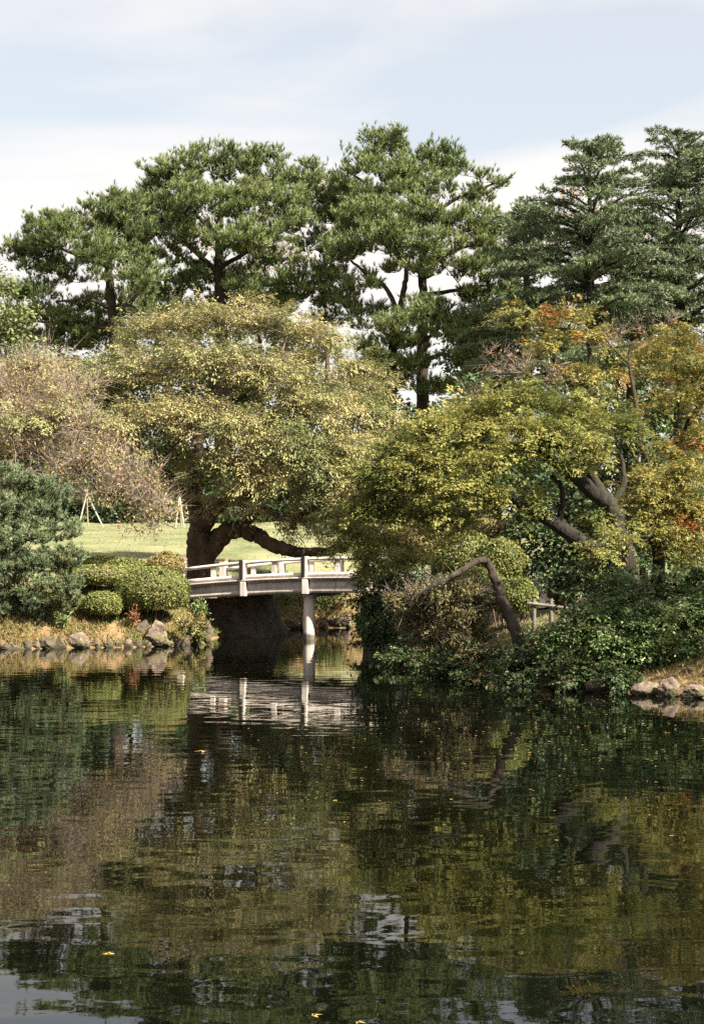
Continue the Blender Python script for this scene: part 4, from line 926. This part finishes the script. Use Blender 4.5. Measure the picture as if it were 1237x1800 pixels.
# ------------------------------------------------------------------ blue-green conifer on the bank
b = base_at(25, 34.6)
cf_ = Tree('conifer_tree', b, 'blue-green bushy conifer with layered foliage leaning over the grassy bank', 'tree', 511)
cf_.line('trunk', [b, P(28, 1050, 34.6), P(35, 990, 34.5), P(28, 930, 34.6), P(18, 870, 34.6)], 0.17, 0.05, M['bark_dark'], 9, 0.06)
cf_.line('limb', [P(32, 1010, 34.5), P(70, 985, 34.2), P(110, 975, 34)], 0.06, 0.02, M['bark_dark'], 7)
cf_.line('limb', [P(34, 960, 34.5), P(70, 935, 34.1), P(115, 930, 34)], 0.05, 0.02, M['bark_dark'], 7)
con_lobes = [(10, 855, 34.6, 40, 22), (60, 860, 34.5, 40, 18), (95, 870, 34.4, 26, 12), (20, 900, 34.2, 50, 26), (80, 905, 34.2, 34, 20), (110, 935, 34, 34, 14), (60, 945, 33.9, 44, 20), (0, 960, 34, 40, 34), (120, 990, 33.9, 24, 22), (75, 995, 33.8, 46, 24), (20, 1010, 33.9, 40, 28),
             (100, 1035, 33.9, 40, 26), (50, 1055, 33.9, 40, 24), (110, 1062, 34.2, 30, 18), (0, 1070, 34, 40, 26), (70, 1090, 34.2, 36, 14), (-30, 900, 34.6, 50, 60), (-30, 1000, 34.6, 50, 60)]
pine_crown(cf_, [(x, y, Y, rx * 1.12, ry * 1.1) for x, y, Y, rx, ry in con_lobes], 68, M['needle_blue'], M['bark_dark'], pad=0.24, n_shoot=7, n_tuft=4, n_need=8, length=0.088, width=0.02, spread=0.7, rtip=0.004, step=0.25, shell=0.5, flat=0.7)

# ------------------------------------------------------------------ maples
BM_ = M['bark_maple']
b = base_at(1106, 27.6)
mp = Tree('maple_tree', b, 'golden-green maple with leaning forked trunk spreading out over the water', 'tree', 521)
mp.line('trunk', [b, P(1100, 985, 27.6), P(1085, 940, 27.5), P(1072, 890, 27.4), P(1040, 862, 27.2), P(1000, 832, 27), P(965, 808, 26.9), P(900, 780, 26.8)], 0.25, 0.05, BM_, 12, 0.06)
mp.line('limb', [P(1066, 885, 27.4), P(1048, 850, 27.4), P(1028, 818, 27.5), P(1016, 795, 27.6), P(990, 730, 27.8)], 0.12, 0.04, BM_, 10, 0.05)
mp.line('limb', [P(1110, 1000, 27.6), P(1060, 975, 27.5), P(1000, 938, 27.3), P(950, 905, 27), P(915, 885, 26.8), P(850, 850, 26.6)], 0.23, 0.05, BM_, 10, 0.06)
mp.line('limb', [P(975, 925, 27.2), P(988, 890, 27.1), P(985, 855, 27), P(968, 835, 27)], 0.07, 0.035, BM_, 8, 0.05)
mp.line('limb', [P(1090, 950, 27.5), P(1120, 945, 27.2), P(1145, 945, 27)], 0.05, 0.03, BM_, 8, 0.05)
mp.line('limb', [P(1125, 945, 27.2), P(1085, 965, 26.8), P(1050, 988, 26.6)], 0.045, 0.02, BM_, 8, 0.05)
mp.line('limb', [P(1072, 892, 27.4), P(1095, 850, 27.5), P(1090, 790, 27.7)], 0.09, 0.03, BM_, 8, 0.05)
mp.line('limb', [P(900, 780, 26.8), P(820, 790, 26.6), P(740, 830, 26.4), P(670, 890, 26.4)], 0.06, 0.02, BM_, 8, 0.05)
mp_l = [(925, 685, 28.2, 40, 14), (880, 715, 28, 50, 20), (960, 710, 28, 56, 20), (1030, 725, 28, 52, 22), (1075, 750, 28, 36, 20), (810, 730, 28, 44, 20), (860, 755, 27, 56, 20), (940, 750, 26.6, 60, 20), (1010, 765, 26.8, 50, 18), (760, 750, 27.6, 46, 22),
        (700, 785, 27.2, 40, 22), (770, 795, 26.6, 52, 20), (840, 800, 26.2, 50, 20), (910, 800, 26.2, 44, 16), (660, 830, 27, 36, 24), (720, 840, 26.4, 48, 22), (790, 850, 26, 50, 20), (860, 850, 26, 40, 18), (895, 880, 26, 24, 16), (640, 880, 27, 36, 22),
        (690, 890, 26.6, 42, 20), (760, 895, 26.2, 44, 18), (820, 900, 26, 36, 14), (610, 920, 27.4, 30, 16), (660, 935, 27, 40, 18), (720, 935, 26.8, 36, 14), (600, 955, 27.6, 30, 10), (650, 980, 27.6, 36, 16), (1080, 930, 26.6, 26, 12), (1060, 960, 26.6, 22, 8), (1000, 800, 26.4, 30, 14), (1050, 800, 26.6, 30, 16), (1040, 900, 26.6, 24, 10), (950, 870, 26.2, 24, 14), (690, 975, 27.4, 40, 16), (740, 975, 27.2, 36, 12), (790, 925, 26.4, 30, 10)]
mp_l = [(x, y, (26.7 + max(0, 760 - y) / 70.0 * 0.8 + max(0, y - 860) / 100.0 * 2.2) if x < 1055 else Y, rx * 1.12, ry * 1.35) for x, y, Y, rx, ry in mp_l]
spray_crown(mp, mp_l, 46, M['leaf_maple'], M['bark_maple'], 155, 0.33, 0.065, T_MAPLE, 6, 0.75, 0.16, centre=P(1040, 860, 28.2))

DM = 2.6
b = base_at(1158, 29 + DM)
m2 = Tree('maple_tree', b, 'upright yellow and orange maple at the picture edge behind the leafy shrub', 'tree', 522)
m2.line('trunk', [b, P(1156, 960, 29 + DM), P(1158, 910, 29 + DM), P(1168, 850, 29 + DM), P(1190, 790, 29 + DM), P(1212, 740, 29 + DM), P(1236, 700, 29.2 + DM)], 0.15, 0.05, BM_, 10, 0.05)
m2.line('limb', [P(1190, 790, 29 + DM), P(1186, 740, 29 + DM), P(1192, 700, 29 + DM), P(1185, 640, 29.2 + DM)], 0.07, 0.03, BM_, 8, 0.05)
m2.line('limb', [P(1165, 860, 29 + DM), P(1130, 800, 28.6 + DM), P(1120, 740, 28.6 + DM)], 0.06, 0.03, BM_, 8, 0.05)
m2_l = [(1200, 600, 29.4, 46, 20), (1150, 620, 29.4, 40, 18), (1225, 650, 29, 40, 24), (1165, 660, 29, 44, 18), (1210, 700, 28.6, 44, 20), (1150, 705, 28.6, 30, 12), (1230, 770, 28.4, 36, 26), (1180, 790, 28.2, 40, 16), (1160, 830, 27.8, 50, 18), (1215, 830, 27.8, 44, 22), (1130, 860, 27.6, 34, 14),
        (1180, 870, 27.5, 54, 20), (1225, 890, 27.4, 40, 24), (1150, 905, 27.4, 46, 16), (1200, 930, 27.3, 40, 16), (1120, 900, 27.3, 24, 10), (1230, 960, 27.4, 30, 16), (1260, 700, 29, 50, 80), (1265, 850, 28, 40, 80)]
m2_l = [(x, y, Y + DM, rx * 1.1, ry * 1.35) for x, y, Y, rx, ry in m2_l]
spray_crown(m2, m2_l, 42, M['leaf_maple_red'], BM_, 135, 0.35, 0.072, T_MAPLE, 6, 0.7, 0.16, centre=P(1180, 820, 31.6))

b = base_at(1040, 37)
m3 = Tree('maple_tree', b, 'taller orange-tinged maple rising behind the golden-green maple', 'tree', 523)
m3.line('trunk', [b, P(1045, 850, 37), P(1040, 760, 37), P(1010, 690, 37), P(975, 630, 37), P(950, 580, 37)], 0.2, 0.05, BM_, 9, 0.05)
m3.line('limb', [P(1010, 690, 37), P(1035, 640, 36.8), P(1030, 580, 36.8)], 0.09, 0.03, BM_, 8, 0.05)
m3.line('limb', [P(1035, 740, 37), P(1080, 690, 36.8), P(1090, 640, 36.8)], 0.09, 0.03, BM_, 8, 0.05)
spray_crown(m3, [(905, 548, 37, 34, 14), (950, 558, 37, 40, 16), (1015, 555, 37, 40, 20), (1040, 590, 36.6, 40, 16), (985, 590, 36.6, 40, 16), (940, 605, 36.6, 44, 14), (1040, 650, 36.2, 44, 14), (1090, 660, 36.2, 36, 14), (1080, 620, 36.6, 36, 12), (1010, 640, 36.2, 40, 12)], 34,
            M['leaf_maple_red'], BM_, 110, 0.42, 0.095, T_MAPLE, 6, 0.7, 0.14, centre=P(1010, 640, 37))

def bare_tree(px, Y, label, seed, trunk, limbs, lobes, n_per=14):
    b = base_at(px, Y); t = Tree('bare_tree', b, label, 'tree', seed)
    t.line('trunk', [b] + [P(x, y, Y) for x, y in trunk], 0.09, 0.02, M['bark_tan'], 9, 0.05)
    for lm in limbs: t.line('limb', [P(x, y, Y) for x, y in lm], 0.032, 0.009, M['bark_tan'], 7, 0.05)
    broad_crown(t, [(x, y, Y, rx, ry) for x, y, rx, ry in lobes], n_per * 2.2, M['leaf_orange'], M['bark_tan'], 5, 0.25, 0.07, T_MAPLE, 0.6, 0.6, shell=0.6, twigs=6, twig_len=0.42, twig_w=0.008, step=0.3, rtip=0.003, mat_twig=M['twig_pink'], thin=0.5)
bare_tree(1005, 32.5, 'leafless tree with pale pinkish branches above the golden-green maple', 531, [(1005, 800), (1000, 720), (960, 680), (915, 650), (890, 625)],
          [[(975, 690), (930, 690), (880, 690)], [(1000, 720), (960, 650), (940, 630)], [(930, 655), (860, 660), (820, 690)]], [(870, 650, 50, 26), (920, 640, 40, 22), (840, 690, 36, 18), (960, 665, 30, 20), (880, 615, 34, 12)])
bare_tree(1130, 34, 'leafless tree with fanned pale twigs in front of the cedars', 532, [(1130, 800), (1115, 700), (1105, 630), (1110, 600)],
          [[(1105, 640), (1075, 610), (1060, 590)], [(1106, 615), (1150, 590), (1200, 570)]], [(1150, 575, 50, 16), (1100, 590, 34, 18), (1075, 600, 30, 14), (1190, 565, 26, 10)])

# dark evergreens that fill the slope behind the maples
EG = 'dark evergreens on the slope behind the maples'
def ever(px, Y, label, seed, lobes, mat='leaf_ever', n_per=20, n_leaf=100, rad=0.34, size=0.115, name='evergreen_tree', top=None, group=EG, r0=0.10):
    b = base_at(px, Y); t = Tree(name, b, label, 'tree' if 'tree' in name else 'shrub', seed, group)
    tp = P(px, top if top else lobes[0][1], Y)
    t.line('trunk', [b, (b + tp) / 2 + t.rng.normal(size=3) * .06, tp], r0, r0 * .35, M['bark_dark'], 8, 0.05, 5)
    spray_crown(t, lobes, n_per, M[mat], M['bark_dark'], n_leaf, rad * 1.25, size, T_OVAL, 5, 0.5, 0.10, 0.5, 0.35, 0.004, rough=0.7, hang=0.25, width=0.6)
ever(985, 32, 'dark glossy evergreen behind the leaning maple trunks', 541, [(980, 880, 32, 60, 50), (950, 940, 31.5, 60, 50), (1030, 900, 32, 50, 50), (1000, 960, 31, 60, 40), (930, 860, 32.5, 50, 40), (1050, 960, 31, 50, 40)])
ever(1090, 34, 'dark evergreen filling the gap between the two maple crowns', 542, [(1090, 780, 34, 56, 60), (1060, 840, 33.5, 60, 40), (1120, 850, 33, 60, 50), (1130, 700, 34.5, 40, 36), (1110, 920, 31.5, 50, 40)])
ever(1210, 35, 'evergreen beyond the upright maple at the picture edge', 543, [(1210, 780, 35, 60, 60), (1200, 880, 34.5, 60, 50), (1220, 960, 34, 60, 50), (1140, 960, 34, 50, 40), (1240, 690, 36, 50, 50)], 'leaf_shrub')
ever(870, 40, 'dark evergreen behind the golden-green maple crown', 544, [(870, 720, 40, 70, 60), (790, 760, 40, 70, 60), (900, 820, 39, 70, 60), (800, 850, 39, 70, 60), (720, 830, 40, 60, 60), (960, 780, 39.5, 60, 60)], n_per=11, rad=0.45, size=0.16)
ever(700, 41, 'olive green small tree behind the drooping maple ends', 545, [(700, 880, 41, 60, 50), (640, 900, 41, 50, 40), (760, 920, 40, 60, 40), (690, 940, 39.5, 60, 30)], 'leaf_olive', 20, 90, 0.4, 0.13)

# ------------------------------------------------------------------ right bank shrubs and the bent tree
SG = 'leafy shrubs overhanging the dark shore'
ever(1120, 23.6, 'big bright green broadleaf shrub beneath the maple trunks', 551, [(1100, 1045, 23.8, 60, 34), (1180, 1030, 24, 56, 40), (1060, 1085, 23.2, 60, 34), (1140, 1085, 23, 60, 36), (1210, 1080, 23.2, 44, 44), (1020, 1110, 23, 50, 30), (1100, 1130, 22.6, 60, 28), (1170, 1135, 22.6, 50, 24), (980, 1120, 23.2, 40, 28), (1225, 1120, 22.8, 30, 24), (1240, 1040, 24, 40, 60)],
     'leaf_shrub', 80, 110, 0.17, 0.056, 'leafy_shrub', 1060, SG, 0.06)
ever(960, 23.4, 'dark leafy shrub hanging low over the shaded water', 552, [(950, 1150, 23.4, 46, 24), (1000, 1160, 22.8, 50, 20), (1060, 1170, 22.4, 44, 14), (900, 1165, 23.6, 36, 18), (860, 1150, 24.2, 40, 20), (820, 1165, 24.6, 36, 16), (1010, 1190, 22.4, 40, 9), (940, 1185, 22.8, 40, 10), (880, 1190, 23.2, 36, 9), (820, 1188, 24, 36, 9), (770, 1175, 25, 36, 12), (1100, 1185, 22.2, 36, 10), (1080, 1200, 22, 30, 6)],
     'leaf_ever', 75, 100, 0.17, 0.058, 'leafy_shrub', 1170, SG, 0.04)
ever(1000, 27, 'small leaved dark shrub between the maple trunks and the low rail fence', 553, [(1010, 1010, 27, 40, 26), (970, 1030, 27, 26, 14), (1040, 1030, 26.6, 36, 20), (1070, 1010, 26.4, 30, 20)], 'leaf_ever', 60, 80, 0.2, 0.075, 'leafy_shrub', 1020, SG, 0.04)
ever(688, 30.6, 'dark drooping shrub over the shore beside the hidden bridge half', 554, [(650, 1010, 30.8, 34, 26), (690, 1010, 30.4, 40, 30), (650, 1055, 30.6, 28, 30), (700, 1060, 29.8, 44, 34), (740, 1100, 28.6, 44, 28), (690, 1115, 29.8, 36, 22), (720, 1140, 28.6, 40, 14), (780, 1140, 26.8, 40, 18), (650, 1132, 31, 24, 10), (700, 1158, 27.6, 36, 10), (760, 1165, 26, 36, 12), (640, 1090, 31.2, 18, 30), (720, 1000, 31.2, 36, 16), (760, 1020, 30.6, 30, 16)],
     'leaf_ever', 55, 110, 0.22, 0.075, 'leafy_shrub', 1060, SG, 0.05)
b = P(925, 1150, 24.4); b[2] = gz(b[0], b[1]) - 0.05
bt = Tree('bent_tree', b, 'bent old tree with a sharp elbow and twigs drooping toward the pier', 'tree', 561)
bt.line('trunk', [b, P(910, 1120, 24.4), P(897, 1090, 24.5), P(882, 1055, 24.6), P(874, 1025, 24.6), P(862, 1000, 24.6), P(852, 983, 24.5)], 0.125, 0.06, M['bark_tan'], 12, 0.04, 5)
bt.line('limb', [P(853, 985, 24.5), P(836, 987, 24.4), P(812, 1002, 24.2), P(785, 1018, 24), P(755, 1032, 23.9), P(725, 1050, 23.9)], 0.07, 0.02, M['bark_tan'], 9, 0.07)
bt.line('limb', [P(812, 1003, 24.2), P(790, 1022, 24.3), P(760, 1050, 24.4), P(730, 1080, 24.6)], 0.035, 0.012, M['bark_tan'], 7, 0.06)
bt.line('limb', [P(870, 1030, 24.6), P(820, 1052, 24.6), P(770, 1066, 24.8), P(735, 1075, 25)], 0.03, 0.012, M['bark_tan'], 7, 0.06)
bt.line('limb', [P(882, 1055, 24.6), P(830, 1070, 24.8), P(780, 1090, 25), P(740, 1095, 25.2)], 0.03, 0.012, M['bark_tan'], 7, 0.06)
broad_crown(bt, [(740, 1050, 24.4, 36, 16), (780, 1060, 24.6, 40, 20), (720, 1085, 24.8, 34, 20), (770, 1095, 24.8, 44, 22), (820, 1085, 25, 44, 24), (840, 1050, 25, 34, 20), (700, 1060, 24.4, 30, 16), (800, 1125, 25, 40, 16), (750, 1125, 25, 34, 12), (850, 1110, 25, 24, 14), (800, 1030, 24.5, 40, 14), (760, 1040, 24.2, 36, 12)], 85,
            M['leaf_olive'], M['bark_tan'], 60, 0.17, 0.06, T_OVAL, 0.7, 0.4, 0.4, shell=0.6, twigs=6, twig_len=0.32, twig_w=0.006, step=0.25, rtip=0.0028, mat_twig=M['twig_pink'], rise=-0.3)

b = A(10.6, 21.6, gz(10.6, 21.6) - 0.05)
sh = Tree('shade_tree', b, 'broad evergreen on the shore just outside the picture that shades the leafy shrubs', 'tree', 571)
sh.line('trunk', [b, b + A(-0.3, -0.4, 2.2), b + A(-0.7, -1.4, 4.4), b + A(-0.8, -2.0, 6.4)], 0.22, 0.07, M['bark_dark'], 9, 0.05)
rs = np.random.default_rng(572); sc_ = rvec(48, rs) * (rs.random(48) ** 0.5)[:, None] * A(2.6, 2.6, 2.0) + A(9.8, 19.6, 7.2)
sc_ = np.concatenate([sc_, rvec(24, rs) * (rs.random(24) ** 0.5)[:, None] * A(1.5, 1.5, 1.2) + A(7.9, 21.5, 5.7)])
tips, td = sh.grow(sc_, M['bark_dark'], 0.5, rtip=0.006)
la = Acc(); ix = np.repeat(np.arange(72), 90); v = rvec(len(ix), rs) * (rs.random(len(ix)) ** .4)[:, None]
leaves(tips[ix] + v * 0.55, rvec(len(ix), rs), v + A(0, 0, 0.5), 0.16 * (0.6 + 0.7 * rs.random(len(ix))), T_OVAL, la); la.build('crown', M['leaf_ever'], sh.root, False, 'stuff')

# ------------------------------------------------------------------ pole supports on the lawn
def pole_support(top, feet, Y, label, r=0.036):
    tp = P(*top, Y); f0 = P(*feet[0], Y)
    root = thing('pole_support', (tp[0], tp[1], gz(tp[0], tp[1])), label, 'support', 'pole supports on the lawn')
    for k, (x, y) in enumerate(feet):
        YY = Y + (-0.5, 0.7, -0.4)[k]; q = P(x, y, YY); q[2] = gz(q[0], q[1]) - 0.03
        d = unit(tp - q); V, F = tube(np.array([q, (q + tp) / 2, tp + d * 0.25]), [r, r * .95, r * .85], 7)
        mesh_tris('pole', V, F, M['bamboo'], root, True)
    V, F = tube(np.array([tp + A(-.11, 0, -.12), tp + A(.11, 0, -.04)]), [0.05, 0.05], 6); mesh_tris('rope_binding', V, F, M['twig_brown'], root, True)
pole_support((153, 868), [(138, 922), (155, 920), (182, 922)], 70, 'pale three-legged pole support on the lawn beside the conifer')
pole_support((316, 872), [(309, 925), (319, 925), (324, 922)], 70, 'pale pole support on the lawn just left of the thick cherry trunk')

# ------------------------------------------------------------------ leaves floating on the pond
def float_leaf(px, py, label, size, seed):
    rng = np.random.default_rng(seed); Y = CAM_H * FPX / (py - 990) ; x = P(px, py, Y)
    acc = Acc(); a = rng.random() * 6.28
    leaves(A(x[0], x[1], 0.012)[None], A(math.cos(a), math.sin(a), 0.05)[None], A(0, 0, 1)[None], np.array([size]), T_MAPLE, acc)
    o = acc.build('floating_leaf', M['leaf_fallen'], None)
    return tag(o, label, 'leaf', 'large leaves afloat on the pond')
float_leaf(362, 1320, 'single bright yellow leaf afloat below the bridge reflection', 0.13, 1)
float_leaf(191, 1674, 'single yellow leaf afloat on the dark foreground water', 0.06, 2)
float_leaf(548, 1780, 'pale leaf afloat at the bottom edge of the picture', 0.055, 3)
float_leaf(625, 1790, 'reddish leaf afloat at the bottom edge of the picture', 0.05, 4)
rng = np.random.default_rng(77); n = 330
px = np.concatenate([rng.normal(950, 150, 200), rng.uniform(200, 1230, 130)]); py = np.concatenate([rng.normal(1275, 45, 200), rng.uniform(1130, 1480, 130)])
ok = (px > 360) & (px < 1235) & (py > 1135); px, py = px[ok], py[ok]
Yf = CAM_H * FPX / (py - 990); Xf = (px - 618.5) / FPX * Yf
ok = pond_dist(Xf, Yf) < -0.1; Xf, Yf = Xf[ok], Yf[ok]; n = len(Xf)
acc = Acc(); a = rng.random(n) * 6.28
leaves(np.stack([Xf, Yf, np.full(n, 0.012)], 1), np.stack([np.cos(a), np.sin(a), np.full(n, 0.06)], 1), np.tile(A(0, 0, 1), (n, 1)), 0.018 + 0.028 * rng.random(n), T_MAPLE, acc)
fl = acc.build('fallen_leaves', M['leaf_fallen'], None, False, 'stuff'); fl['label'] = 'tiny yellow leaves scattered over the pond surface'
